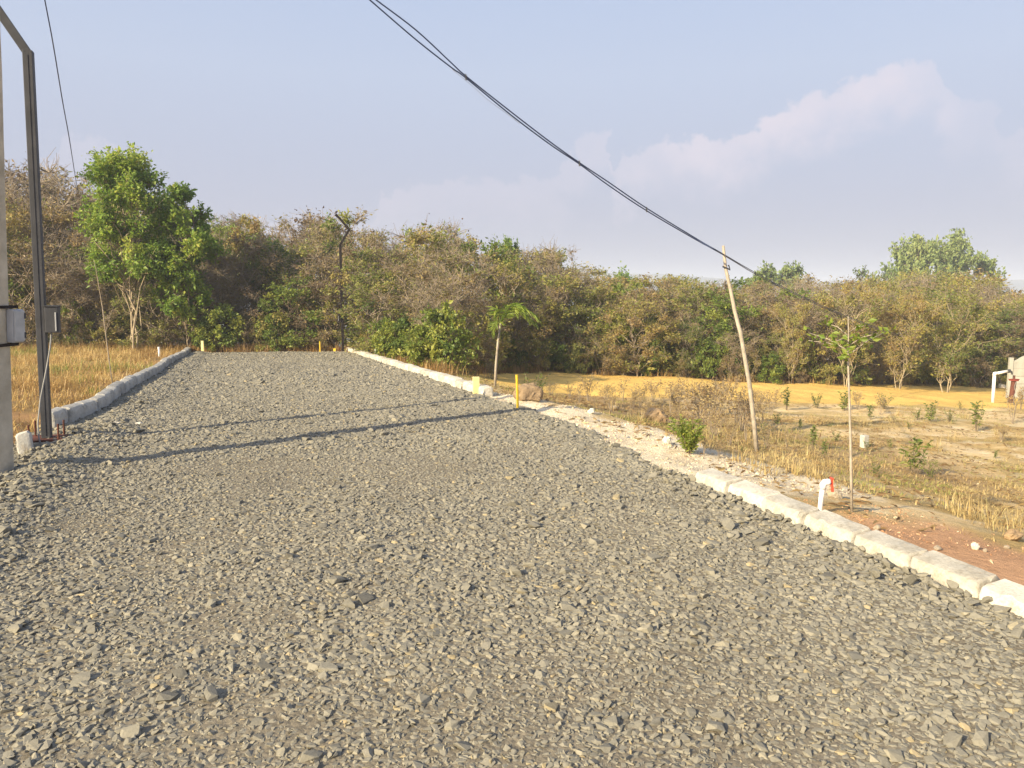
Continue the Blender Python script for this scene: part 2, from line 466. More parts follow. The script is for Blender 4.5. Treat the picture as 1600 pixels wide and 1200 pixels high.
# ------------------------------------------------------------------ ground sheet
def axis(lo, hi, fine, far, g=1.10):
    a = list(np.arange(lo, hi + 1e-6, fine))
    st_ = fine
    while a[-1] < far: st_ *= g; a.append(a[-1] + st_)
    st_ = fine
    b = []
    p = lo
    while p > -far: st_ *= g; p -= st_; b.append(p)
    return np.array(b[::-1] + a)
gx = axis(-7, 13, .11, 5200, 1.09); gy = axis(2.5, 26, .11, 5200, 1.07)
GX, GY = np.meshgrid(gx, gy)
sG, tG = st(GX, GY)
ZG = ground(GX, GY)
under = sstep(-2.15, -1.9, sG) * (1 - sstep(-.2, .03, sG - sright(tG))) * (1 - sstep(YEND - .4, YEND + .3, GY)) * sstep(-8, -6, tG)
ZG = ZG - .07 * under
nz = fbm(GX * .8, GY * .8, 41); nz2 = fbm(GX * 3, GY * 3, 43)
def lerp(c, w, col): return c * (1 - w[..., None]) + np.array(col) * w[..., None]
C = np.zeros(GX.shape + (3,)) + np.array([.70, .54, .31])
C = lerp(C, sstep(.46, .62, nz), [.50, .36, .165])
C = lerp(C, sstep(.52, .7, fbm(GX * .35, GY * 1.1, 45)) * .6, [.40, .30, .12])
C = lerp(C, sstep(.56, .7, nz2) * .6, [.76, .66, .47])
C = lerp(C, sstep(.54, .66, fbm(GX * 1.7, GY * 2.6, 47)) * .55, [.38, .29, .13])
# greyer brown litter under the dry weeds by the chalk bank
lit = sstep(4.8, 5.6, sG) * (1 - sstep(9, 12, sG + (nz - .5) * 4)) * sstep(5, 8, tG)
C = lerp(C, lit * .75, [.34, .23, .12])
left = 1 - sstep(-2.5, -2.1, sG)
C = lerp(C, left, [.36, .22, .11]); C = lerp(C, left * sstep(.5, .6, nz), [.28, .19, .09])
# ochre strip
wob = (nz - .5) * 1.6
ylo = np.interp(GX, LOX, LOY) + wob; yup = forest_edge(GX)
strip = sstep(-.25, .45, GY - ylo) * sstep(-3.0, -2.2, GX + .12 * (GY - 22)) * (1 - sstep(-.2, .5, GY - yup + (nz2 - .5) * .8))
strip = strip * sstep(4.4, 5.4, sG)
C = lerp(C, strip, [.80, .545, .17]); C = lerp(C, strip * sstep(.55, .7, nz) * .4, [.66, .42, .13])
# forest floor
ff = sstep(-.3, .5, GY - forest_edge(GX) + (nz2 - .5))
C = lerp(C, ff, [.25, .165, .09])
far = sstep(60, 120, GY); C = lerp(C, far, [.09, .085, .045])
# chalk bank and red soil beside the kerb
T0 = st(*gp(1103, 752)[:2])[1]; T1 = st(*gp(748, 616)[:2])[1]
TR = float(st(*gp(1345, 806)[:2])[1])
edge = 4.95 + (fbm(tG * 1.1, sG * .4, 51) - .5) * 1.1 + .25 * sstep(9.5, 8, tG)
chalk = sstep(3.4, 3.55, sG) * (1 - sstep(-.12, .12, sG - edge)) * sstep(T0 - .5, T0 + .3, tG + (nz - .5)) * (1 - sstep(T1 - .3, T1 + 1.2, tG))
red = sstep(3.7, 3.8, sG) * (1 - sstep(-.15, .2, sG - 5.2 + (nz - .5) * .8)) * (1 - sstep(TR - .5, TR + .35, tG + (nz2 - .5) * .9))
C = lerp(C, red, [.56, .335, .20]); C = lerp(C, red * sstep(.5, .68, nz2) * .6, [.46, .25, .14])
C = lerp(C, chalk, [.80, .71, .55]); C = lerp(C, chalk * sstep(.55, .7, nz2) * .6, [.52, .42, .3])
C = lerp(C, under, [.2, .17, .13])
ny, nx = GX.shape
idx = np.arange(nx * ny).reshape(ny, nx)
q = np.stack([idx[:-1, :-1], idx[:-1, 1:], idx[1:, 1:], idx[1:, :-1]], -1).reshape(-1, 4)
me = mesh_np('ground', np.stack([GX, GY, ZG], -1).reshape(-1, 3), q.ravel(), np.full(len(q), 4), M['ground'], smooth=True)
ca = me.color_attributes.new('zone', 'FLOAT_COLOR', 'POINT')
ca.data.foreach_set('color', np.concatenate([C, np.ones(C.shape[:2] + (1,))], -1).astype(np.float32).ravel())
tag(link('ground', me), kind='structure')

# ------------------------------------------------------------------ gravel road
rs = np.linspace(-2.25, 3.86, 60); rt = np.arange(-6, 40, .12)
RS, RTt = np.meshgrid(rs, rt)
edgej = (fbm(RTt * 1.3, RS * 0, 61) - .5) * .35
RS2 = RS + (sright(RTt) - 3.8) * sstep(1.5, 3.86, RS) + edgej * sstep(2.6, 3.86, RS) * ((RTt > T0) & (RTt < T1 + .3)) 
RX, RY = xy(RS2, RTt)
keep = RY < YEND + (fbm(RX, RX * 0, 63) - .5) * .5
RZ = ground(RX, RY) + .008 - .06 * sstep(3.72, 3.86, RS) * ((RTt > T0) & (RTt < T1 + .3)) - .05 * (1 - sstep(-2.25, -2.12, RS))
ny, nx = RX.shape
idx = np.arange(nx * ny).reshape(ny, nx)
q = np.stack([idx[:-1, :-1], idx[:-1, 1:], idx[1:, 1:], idx[1:, :-1]], -1).reshape(-1, 4)
kq = keep.ravel()[q].all(1); q = q[kq]
used = np.unique(q); remap = -np.ones(nx * ny, int); remap[used] = np.arange(len(used))
me = mesh_np('gravel_road', np.stack([RX, RY, RZ], -1).reshape(-1, 3)[used], remap[q].ravel(), np.full(len(q), 4), M['road'], smooth=True)
tag(link('gravel_road', me), kind='structure')

# ------------------------------------------------------------------ loose stones
def stone_variants(n, seed, npts=14, flat=.56):
    rng = np.random.default_rng(seed); out = []
    for k in range(n):
        p = rng.normal(size=(npts, 3)); p /= np.linalg.norm(p, axis=1)[:, None] ** .75
        p *= np.array([1.0, rng.uniform(.6, .85), rng.uniform(flat - .2, flat + .12)]) * .55
        p = np.clip(p, [-.46, -.36, -.20], [.46, .36, .19])
        bm = bmesh.new()
        for c in p: bm.verts.new(c)
        r = bmesh.ops.convex_hull(bm, input=bm.verts)
        bmesh.ops.delete(bm, geom=list({g for g in r['geom_interior'] + r['geom_unused'] if isinstance(g, bmesh.types.BMVert)}), context='VERTS')
        bm.verts.index_update()
        V = np.array([v.co[:] for v in bm.verts]); T = np.array([[v.index for v in f.verts] for f in bm.faces if len(f.verts) == 3])
        bm.free(); out.append((V, T))
    return out

def scatter_stones(name, X, Y, size, mat, variants, rng, tint, tilt=.35, sink=.22, zf=None):
    n = len(X); Z = (zf or ground)(X, Y)
    vi = rng.integers(0, len(variants), n)
    ang = rng.uniform(0, 2 * np.pi, n); ta = rng.normal(0, tilt, n); tb = rng.normal(0, tilt, n)
    Vs = []; Fs = []; Ts = []; off = 0
    for k, (V, T) in enumerate(variants):
        I = np.where(vi == k)[0]
        if not len(I): continue
        ca, sa = np.cos(ang[I]), np.sin(ang[I])
        v = V[None] * size[I][:, None, None]
        # tilt about x then y then spin
        cx, sx = np.cos(ta[I])[:, None], np.sin(ta[I])[:, None]
        y1 = v[..., 1] * cx - v[..., 2] * sx; z1 = v[..., 1] * sx + v[..., 2] * cx
        cy, sy = np.cos(tb[I])[:, None], np.sin(tb[I])[:, None]
        x1 = v[..., 0] * cy + z1 * sy; z1 = -v[..., 0] * sy + z1 * cy
        x2 = x1 * ca[:, None] - y1 * sa[:, None]; y2 = x1 * sa[:, None] + y1 * ca[:, None]
        zmin = z1.min(1, keepdims=True)
        z2 = z1 - zmin + (Z[I] - sink * size[I])[:, None]
        P = np.stack([x2 + X[I][:, None], y2 + Y[I][:, None], z2], -1).reshape(-1, 3)
        m = len(V)
        f = (T[None] + (np.arange(len(I)) * m)[:, None, None] + off).reshape(-1)
        Vs.append(P); Fs.append(f); Ts.append(np.repeat(tint[I], len(T))); off += len(P)
    F_ = np.concatenate(Fs)
    me = mesh_np(name, np.concatenate(Vs), F_, np.full(len(F_) // 3, 3), mat, np.concatenate(Ts))
    return link(name, me)

VAR = stone_variants(26, 5)
CHIP = stone_variants(10, 9, 8, .6)
def road_pts(dens, ymin, ymax, rng):
    A = 200000
    n = int(dens * (ymax - ymin) * 40)
    y = rng.uniform(ymin, ymax, n); x = rng.uniform(-22, 18, n)
    s, t = st(x, y)
    e = sright(t) + .02 + (fbm(t * 1.3, t * 0, 61) - .5) * .35
    k = (s > -2.45 - .25 * (t < 8.3) * fbm(t, t * 0, 3)) & (s < np.where((t > T0) & (t < T1 + .3), e + rng.uniform(0, .12, n), sright(t))) & (y < YEND + (rng.random(n) - .5) * .4) & (np.abs(x) < .70 * y + 2.0)
    return x[k], y[k], s[k], t[k]
rng = np.random.default_rng(101)
xs, ys, sz_ = [], [], []
def road_keep(x, y, rng):
    s, t = st(x, y)
    e = sright(t) + .02 + (fbm(t * 1.3, t * 0, 61) - .5) * .35
    return (s > -2.45 - .25 * (t < 8.3) * fbm(t, t * 0, 3)) & (s < np.where((t > T0) & (t < T1 + .3), e + rng.uniform(0, .12, len(x)), sright(t))) & (y < YEND + (rng.random(len(x)) - .5) * .4) & (np.abs(x) < .70 * y + 2.0)
for (g, y0, y1) in ((.0265, 1.2, 8), (.034, 8, 15), (.045, 15, YEND + .3)):
    ax_ = np.arange(-22, 9, g); ay_ = np.arange(y0, y1, g * .87)
    x, y = np.meshgrid(ax_, ay_); x = x + (np.arange(len(ay_)) % 2)[:, None] * g / 2
    x = x.ravel(); y = y.ravel(); x = x + rng.normal(0, g * .26, len(x)); y = y + rng.normal(0, g * .26, len(y))
    k = road_keep(x, y, rng); x, y = x[k], y[k]
    s_, t_ = st(x, y)
    c = .6 * fbm(x * .75, y * .75, 71) + .4 * fbm(x * 2.3, y * 2.3, 73)
    trk = np.exp(-((s_ - .1 + .25 * np.sin(t_ * .35)) / .38) ** 2) + np.exp(-((s_ - 1.85 + .25 * np.sin(t_ * .35)) / .38) ** 2)
    fine = np.clip(sstep(.52, .70, c) + .45 * trk * sstep(.40, .6, c), 0, 1)
    k = rng.random(len(x)) > fine * .08; x, y, fine, s_ = x[k], y[k], fine[k], s_[k]
    size = g * (1.18 + 1.28 * rng.beta(1.1, 2.6, len(x))) * (1 - .22 * fine)
    big = rng.random(len(x)) < .02; size[big] *= rng.uniform(1.3, 2.1, big.sum())
    size *= 1.0 + .3 * ((s_ < -1.4) | (s_ > 3.3)) * rng.random(len(x))
    xs.append(x); ys.append(y); sz_.append(size)
X = np.concatenate(xs); Y = np.concatenate(ys); Z_ = np.concatenate(sz_)
tint = np.clip(rng.normal(.45, .19, len(X)), 0, .93); k = rng.random(len(X)) < .02; tint[k] = rng.uniform(.93, 1, k.sum())
o = scatter_stones('crushed_stone', X, Y, Z_, M['gravel'], VAR, rng, tint, .21, .12)
tag(o, 'grey crushed stone spread loose over the whole road', 'gravel', kind='stuff')
# rows of bigger stones pushed up against both rims
n = 420
t1_ = rng.uniform(1.5, T0 + .5, n); s1_ = sright(t1_) + .0 - np.abs(rng.normal(0, .16, n))
t2_ = rng.uniform(4.5, 10.5, 1300); s2_ = -2.15 + np.abs(rng.normal(0, .30, 1300))
x, y = xy(np.concatenate([s1_, s2_]), np.concatenate([t1_, t2_]))
k = rng.random(len(x)) < .25 + 1.1 * sstep(.4, .65, fbm(x * 1.3, y * 1.3, 87)); x, y = x[k], y[k]
o = scatter_stones('heaped_stone', x, y, .032 + .06 * rng.beta(1.3, 2.6, len(x)), M['gravel'], VAR, rng, np.clip(rng.normal(.45, .19, len(x)), 0, .95), .4, 0.0,
                   lambda a, b: ground(a, b) + .004 + np.random.default_rng(4).random(len(a)) * .012)
tag(o, 'bigger crushed stones heaped against the kerbs', 'gravel', kind='stuff')
xs, ys = [], []
for dn, y0, y1 in ((3000, 1.2, 4.2), (1800, 4.2, 7), (800, 7, 10)):
    x, y, s, t = road_pts(dn, y0, y1, rng)
    c = fbm(x * .75, y * .75, 71); k = rng.random(len(x)) < .25 + .8 * sstep(.42, .62, c); xs.append(x[k]); ys.append(y[k])
x, y = np.concatenate(xs), np.concatenate(ys)
o = scatter_stones('stone_chips', x, y, .010 + .024 * rng.beta(1.2, 2, len(x)), M['gravel'], CHIP, rng, np.clip(rng.normal(.6, .2, len(x)), 0, .95), .5, .05)
tag(o, 'fine stone chips filling the gaps between the crushed stone', 'gravel', kind='stuff')
# rubble of the chalk bank, pebbles of the red soil and the field
n = 9000
s = rng.uniform(3.6, 5.5, n); t = rng.uniform(T0 - .1, T1 + .9, n); x, y = xy(s, t)
e = 4.95 + (fbm(t * 1.1, s * .4, 51) - .5) * 1.1
k = (s < e + rng.normal(0, .1, n)) & (rng.random(n) < .25 + fbm(x * 2, y * 2, 77)); x, y = x[k], y[k]
size = .012 + .075 * rng.beta(1, 8, len(x))
o = scatter_stones('pale_rubble', x, y, size, M['chalk'], VAR, rng, rng.random(len(x)), .4, .25)
tag(o, 'pale broken rubble spread along the gap in the right kerb', 'rubble', kind='stuff')
n = 3000
s = 3.85 + 14 * rng.beta(1.3, 2.6, n); t = rng.uniform(1.0, 20, n); x, y = xy(s, t)
k = (y < np.interp(x, LOX, LOY)) & (y > 2) & (rng.random(n) < .2 + .9 * fbm(x * .7, y * .7, 79) ** 2); x, y = x[k], y[k]
o = scatter_stones('field_pebbles', x, y, .012 + .06 * rng.beta(1, 7, len(x)), M['chalk'], VAR, rng, rng.random(len(x)) * .7, .4, .25)
tag(o, 'small pale pebbles strewn over the sandy plot', 'pebbles', kind='stuff')

M['clod'] = stone_mat('red_clods', [(0, (.36, .19, .10)), (.6, (.54, .32, .19)), (1, (.66, .46, .30))])
n = 2600
s = rng.uniform(3.8, 5.4, n); t = rng.uniform(1.2, TR + .5, n); x, y = xy(s, t)
k = fbm(x * 1.7, y * 1.7, 83) > .42; x, y = x[k], y[k]
o = scatter_stones('soil_clods', x, y, .008 + .045 * rng.beta(1, 8, len(x)), M['clod'], VAR, rng, rng.random(len(x)), .4, .25)
tag(o, 'small clods of reddish soil behind the near kerb', 'soil', kind='stuff')

# ------------------------------------------------------------------ kerb stones
def kerb_mesh(L, w, h, seed, mat, cham=.07):
    rng = np.random.default_rng(seed)
    # section: local y>0 faces the road
    prof = [(-w / 2, -.12), (w / 2, -.12), (w / 2, h - cham * 1.1), (w / 2 - cham * .35, h - cham * .4), (w / 2 - cham, h - .008), (-w / 2 + .03, h), (-w / 2, h - .03)]
    # finer section
    pr = []
    for i in range(len(prof)):
        a, b = np.array(prof[i]), np.array(prof[(i + 1) % len(prof)])
        m = max(1, int(np.linalg.norm(b - a) / .045))
        for k in range(m): pr.append(a + (b - a) * k / m)
    pr = np.array(pr); n = len(pr)
    xsn = np.concatenate([[-.5, -.49, -.465], np.linspace(-.36, .36, 7), [.465, .49, .5]]) * (L - .022)
    V = []; 
    for i, x in enumerate(xsn):
        k = [.0, .6, 1][min(i, 2)] if i < 3 else ([.0, .6, 1][min(len(xsn) - 1 - i, 2)])
        inset = .026 * (1 - k)
        c = np.array([0, h * .4])
        for p in pr:
            dd = c - p; ln = np.linalg.norm(dd) + 1e-6
            pp = p + dd / ln * inset
            V.append((x, pp[0], pp[1]))
    V = np.array(V)
    nz_ = np.stack([fbm(V[:, 0] * 9 + seed * 3.1, V[:, 1] * 9 + V[:, 2] * 7, seed + a_) - .5 for a_ in range(3)], -1)
    V += nz_ * np.array([.008, .020, .018])
    chip = rng.random(len(V)) < .07; V[chip] += rng.normal(0, .009, (chip.sum(), 3))
    fs = []
    for i in range(len(xsn) - 1):
        for k in range(n):
            k2 = (k + 1) % n
            fs.append((i * n + k, (i + 1) * n + k, (i + 1) * n + k2, i * n + k2))
    fs.append(tuple(range(n))); fs.append(tuple(range((len(xsn) - 1) * n, len(xsn) * n))[::-1])
    me = bpy.data.meshes.new('kerb_stone'); me.from_pydata([tuple(v) for v in V], [], fs)
    me.polygons.foreach_set('use_smooth', [True] * len(me.polygons)); me.materials.append(mat); me.update()
    me.set_sharp_from_angle(angle=math.radians(28))
    return me
KA = math.atan2(AY, AX)
KR = [kerb_mesh(.45, .20, .11, 200 + i, M['kerb'], .05) for i in range(5)]
KF = [kerb_mesh(.45, .19, .16, 210 + i, M['kerb'], .05) for i in range(5)]
KL = [kerb_mesh(.52, .16, .25, 220 + i, M['kerb_grey'], .05) for i in range(5)]
def kerb_run(meshes, s, t0, t1, L, flip, label, group, wav=.02, ends=(None, None)):
    k = 0; n = int(round((t1 - t0) / L)); L = (t1 - t0) / n
    for k in range(n):
        t = t0 + (k + .5) * L
        ss = s(t) if callable(s) else s
        ss += random.uniform(-wav, wav) * .6
        x, y = xy(ss, t)
        z = float(base_h(*xy(min(max(ss, SL), SR - .05), t)))
        o = link('kerb_stone', meshes[random.randrange(len(meshes))], None, (x, y, z + random.uniform(-.014, .014)))
        sl_ = (float(base_h(*xy(1, t + .3))) - float(base_h(*xy(1, t - .3)))) / .6
        dsd = ((s(t + .2) - s(t - .2)) / .4 if callable(s) else 0)
        o.rotation_euler = (random.uniform(-.03, .03), (-math.atan(sl_) if not flip else math.atan(sl_)) + random.uniform(-.02, .02), KA - math.atan(dsd) + (math.pi if flip else 0) + random.uniform(-.035, .035))
        lb = label
        if k == 0 and ends[0]: lb = ends[0]
        if k == n - 1 and ends[1]: lb = ends[1]
        tag(o, lb, 'kerb stone', group)
tn = st(*gp(1099, 752)[:2])[1]
kerb_run(KR, 3.675, .6, tn, .45, False, 'rough whitewashed kerb stone in the near row by the red soil', 'near kerb row on the right', .03,
         (None, 'last whitewashed kerb stone of the near row where pale rubble begins'))
tf0 = st(*gp(738, 622)[:2])[1]; tf1 = st(*gp(541, 549)[:2])[1]
kerb_run(KF, 3.90, tf0 + .2, tf1, .45, False, 'pale kerb stone in the far row running down to the far lamp post', 'far kerb row on the right', .03,
         ('pale end kerb stone of the far row beside the pale yellow board', None))
tl0 = st(*gp(70, 672)[:2])[1]; tl1 = st(*gp(299, 549)[:2])[1]
kerb_run(KL, lambda t: -2.13 - .25 * (1 - sstep(tl0, tl0 + 2.0, t)) + .05 * math.sin(t * .7), tl0, tl1, .52, True, 'grey concrete kerb stone in the left row along the dry grass', 'left kerb row', .03,
         ('grey end kerb stone of the left row right behind the lamp post', None))
p = gp(24, 713)
o = link('kerb_stone', KL[2], None, (p.x - .02, p.y + .22, p.z - .02)); o.rotation_euler = (-.10, .14, 2.12); o.scale = (.7, .85, .95)
tag(o, 'loose tilted kerb stone lying between the concrete pole and lamp post', 'kerb stone')

# ------------------------------------------------------------------ poles and lamps
def lamp_post(base, bend_h, side, label, boxside, lean=(0, 0), detail=True):
    """side=-1: stands left of the road, arm kinks away to the left and the head back over the road"""
    MS = M['steel'] if detail else M['steel_dark']
    r = thing('lamp_post', base, label, 'street lamp', rz=math.atan2(NY, NX))
    r.rotation_euler = (lean[1], lean[0], math.atan2(NY, NX))
    w = .092
    b = MB(); b.box((0, 0, bend_h / 2), (w, w * 1.05, bend_h)); b.build('shaft', MS, r, bevel=.006)
    if detail:
        b = MB(); b.box((0, -w * .53 - .002, bend_h / 2), (.008, .006, bend_h - .1)); b.build('weld_seam', MS, r)
    ax, az_ = .37 * side, .56
    def limb(p, q, ww, hh, name, mat, parent):
        p, q = Vector(p), Vector(q); d = q - p; L = d.length; d.normalize()
        rot = Vector((0, 0, 1)).rotation_difference(d).to_matrix()
        m = MB(); m.box((p + q) / 2, (ww, hh, L), rot)
        return m.build(name, mat, parent, bevel=.005)
    limb((0, 0, bend_h - .03), (ax, 0, bend_h + az_), w * .92, w * .98, 'arm', MS, r)
    hd = limb((ax * 1.02, 0, bend_h + az_ - .02), (ax - side * .52, 0, bend_h + az_ + .56), .075, .20, 'lamp_head', MS, r)
    m = MB(); p = Vector((ax + -side * .30, 0, bend_h + az_ + .30)); d = Vector((-side * .52, 0, .58)).normalized()
    rot = Vector((0, 0, 1)).rotation_difference(d).to_matrix()
    nrm = Vector((-side * d.z, 0, side * d.x)) if False else Vector((d.z * -side, 0, d.x * side)) 
    m.box(p + nrm * .040, (.008, .15, .40), rot); m.build('lens', M['boxgrey'], hd)
    # junction box
    bz = 1.32
    bx = MB(); bx.box((boxside * (w / 2 + .065), -.01, bz), (.13, .12, .28)); jb = bx.build('junction_box', MS, r, bevel=.008)
    bx = MB(); bx.box((boxside * (w / 2 + .065), -.01, bz + .147), (.145, .14, .014)); bx.build('lid', MS, jb, bevel=.003)
    bx = MB(); bx.box((boxside * (w / 2 + .105), -.074, bz - .02), (.012, .016, .20)); bx.build('hinge', M['boxgrey'], jb)
    # base
    bp = MB(); bp.box((0, 0, .012), (.36, .36, .02)); bp.build('base_plate', M['rust'], r, bevel=.003)
    bp = MB(); bp.box((0, 0, -.11), (.46, .46, .22)); bp.build('footing', M['concrete'], r, bevel=.015)
    for sx in (-1, 1):
        for sy in (-1, 1):
            m = MB(); m.tube([(sx * .14, sy * .14, .0), (sx * .14, sy * .14, .19)], .011, 7); m.build('anchor_bolt', M['rust'], r)
    if detail:
        m = MB(); x0 = boxside * (w / 2 + .05)
        m.tube([(x0, -.03, bz - .14), (x0 - .01, -.07, bz - .30), (x0 - .05, -.11, bz - .55), (x0 - .11, -.14, bz - .85), (x0 - .14, -.17, bz - 1.12), (x0 - .125, -.22, .06), (x0 - .10, -.25, -.04)], .008, 6)
        m.build('supply_cable', M['cablegrey'], r, smooth=True)
    return r
b0 = gp(74, 692); b0.z += .04
D0 = b0.y
bend = at(42, 78, D0)
lamp_post(b0, bend.z - b0.z, -1, 'tall dark steel lamp post at the left edge with a kinked top', 1, (math.atan((bend.x - b0.x) / (bend.z - b0.z)), 0))
b1 = gp(536, 549.5); b1 = at(536, 549, 30.2); b1.z = gz(b1.x, b1.y) + .02
bend1 = at(533.5, 381, b1.y)
lamp_post(b1, bend1.z - b1.z, 1, 'distant dark lamp post with zigzag top at the end of the road', -1, (0, 0), False)

# concrete pole, cut by the left edge of the picture
pb = gp(-7, 742)
topp = at(-24, 0, pb.y)
PH = 7.4
lean = math.atan((topp.x - pb.x) / (topp.z - pb.z))
cp_ = thing('concrete_pole', pb, 'square concrete power pole at the far left carrying a grey meter box', 'power pole', rz=0)
cp_.rotation_euler = (0, lean, math.radians(-6))
rg = np.random.default_rng(3)
m = MB(); vs = []; fs = []; nseg = 24
for i in range(nseg + 1):
    z = -.5 + (PH + .5) * i / nseg; w = .105 - .03 * max(z, 0) / PH
    for (cx, cy) in ((-1, -.86), (-.86, -1), (.86, -1), (1, -.86), (1, .86), (.86, 1), (-.86, 1), (-1, .86)):
        vs.append((cx * w + rg.normal(0, .0022), cy * w + rg.normal(0, .0022), z))
for i in range(nseg):
    for k in range(8):
        fs.append((i * 8 + k, i * 8 + (k + 1) % 8, (i + 1) * 8 + (k + 1) % 8, (i + 1) * 8 + k))
fs.append(tuple(range(nseg * 8, nseg * 8 + 8)))
m.add(vs, fs); m.build('shaft', M['concrete'], cp_)
zb = at(20, 508, pb.y).z - pb.z
bx = MB(); bx.box((.135, .11, zb), (.065, .13, .29)); jb = bx.build('meter_box', M['boxgrey'], cp_, bevel=.008)
bx = MB(); bx.box((.174, .11, zb), (.012, .12, .265)); bx.build('door', M['boxgrey'], jb, bevel=.003)
for dz in (-.08, .09):
    bx = MB(); bx.box((.176, .17, zb + dz), (.018, .016, .05)); bx.build('hinge', M['steel'], jb)
for dz in (-.165, .165):
    bx = MB(); bx.box((0, -.107, zb + dz), (.23, .012, .03)); bx.box((0, .107, zb + dz), (.23, .012, .03)); bx.box((-.108, 0, zb + dz), (.012, .2, .03)); bx.box((.112, .05, zb + dz), (.012, .24, .026))
    bx.build('clamp', M['steel_dark'], cp_)
for dz in (6.6, 7.2):
    bx = MB(); bx.box((0, -.1, dz), (.9, .06, .07)); bx.build('cross_arm', M['rust'], cp_)

# leaning timber pole
tp = gp(1183, 706)
DT = tp.y
m = MB()
path = [(1183, 712), (1178, 660), (1171, 600), (1157, 520), (1148, 486), (1142, 455), (1134, 420), (1130, 384)]
pts = [at(px, py, DT + .05 * i) - tp for i, (px, py) in enumerate(path)]
tim = thing('timber_pole', tp, 'crooked weathered timber pole leaning left and propping up the cables', 'pole')
m.tube(pts, [.031, .029, .028, .026, .025, .024, .021, .018], 8); m.build('shaft', M['timber'], tim, smooth=True)
m = MB(); q = pts[6]; m.tube([q + Vector((.03, -.01, .05)), q + Vector((.05, -.02, -.01)), q + Vector((-.05, -.03, .03))], .012, 5); m.build('wire_tie', M['steel'], tim)

# ------------------------------------------------------------------ cables
def spline(P, n):
    out = []
    P = [Vector(p) for p in P]
    for i in range(len(P) - 1):
        a, b, c, d = P[max(i - 1, 0)], P[i], P[i + 1], P[min(i + 2, len(P) - 1)]
        for k in range(n):
            t = k / n
            out.append(.5 * ((2 * b) + (c - a) * t + (2 * a - 5 * b + 4 * c - d) * t * t + (3 * b - a - 3 * c + d) * t ** 3))
    out.append(P[-1]); return out
ptop = Vector((topp.x, pb.y, topp.z)); ptop = Vector(pb) + (ptop - Vector(pb)) * (PH - .2) / (topp.z - pb.z)
def cable_path(img, joinpole):
    xs_ = [img[0][0], 1130]
    P = []
    for (px, py) in img:
        f = (px - 20) / (1130 - 20)
        # forward distance along a straight span in plan
        A = np.array([ptop.x, ptop.y]); B = np.array([pts[6].x + tp.x, DT + .3])
        k = (px - 800) / F
        kk = k / (CP)  # plan slope approx x / y
        d = ray(px, py); sl2 = d[0] / d[1]
        # A + u (B-A): x = sl2*y
        u = (sl2 * A[1] - A[0]) / ((B[0] - A[0]) - sl2 * (B[1] - A[1]))
        Yd = A[1] + u * (B[1] - A[1])
        P.append(at(px, py, Yd))
    return P
c1 = cable_path([(578, 0), (650, 62), (706, 106), (727, 121), (800, 181), (860, 226), (905, 256), (950, 289), (1010, 329), (1090, 376), (1130, 398)], True)
c2 = cable_path([(588, 0), (650, 47), (706, 99), (728, 119), (800, 176), (860, 222), (905, 254), (950, 284), (1010, 325), (1090, 374), (1130, 397)], True)
far_pts = [(1180, 428, 17.5), (1240, 459, 21.5), (1325, 497, 26), (1380, 517, 30), (1430, 533, 34.5)]
far1 = [at(*q) for q in far_pts]
far2 = [at(px, py - 2.2, D) for px, py, D in far_pts]
for P_, nm, lb in ((c1, 'overhead_cable', 'lower dark overhead cable sagging from top centre down to the timber pole'),
                   (c2, 'overhead_cable', 'upper dark overhead cable sagging from top centre down to the timber pole')):
    a_ = ptop + Vector((.15, 0, .05 if P_ is c2 else 0)); e_ = P_[0]; g_ = (P_[1] - P_[0]).normalized(); L_ = (e_ - a_).length
    hx_ = [a_ * (1 - f) ** 2 + (e_ - g_ * L_ * .45) * 2 * f * (1 - f) + e_ * f * f for f in (0, .2, .4, .6, .8, .93)]
    full = hx_ + P_ + (far2 if P_ is c2 else far1)
    m = MB(); pth = spline(full, 5); m.tube(pth, [.0072 + .00028 * max(0, q_.y - 13) for q_ in pth], 6); o = m.build(nm, M['cable'], None, smooth=True); tag(o, lb, 'cable', None)
    if P_ is c1:
        for i in (4, 7, 9):
            q = (c1[i - 1] + c2[i - 1]) / 2
            mm = MB(); mm.tube([q + Vector((0, 0, .028)), q + Vector((.005, 0, -.034))], .009, 6); mm.build('cable_clip', M['steel'], o)
        q = (far1[0] + far2[0]) / 2
        mm = MB(); mm.tube([q + Vector((0, 0, .04)), q + Vector((.005, 0, -.04))], .013, 6); mm.build('cable_clip', M['steel'], o)
sag = cable_path([(706, 108), (740, 136), (762, 156), (790, 176), (812, 193)], False)
m = MB(); m.tube(spline(sag, 4), .002, 4); o = m.build('binding_wire', M['cablegrey']); tag(o, 'hair thin loose wire drooping under the overhead cables', 'wire')
w_ = [ptop + Vector((-.1, 0, 0)), at(70, 0, 9.6), at(84, 75, 11.5), at(98, 160, 15), at(108, 215, 20), at(117, 272, 31.5), at(122, 300, 35)]
m = MB(); m.tube(spline(w_, 5), [.006 + .00025 * i for i in range(5 * 6 + 1)], 5); o = m.build('service_wire', M['cable'], None, smooth=True)
tag(o, 'single thin wire falling steeply behind the tall green tree at left', 'wire')

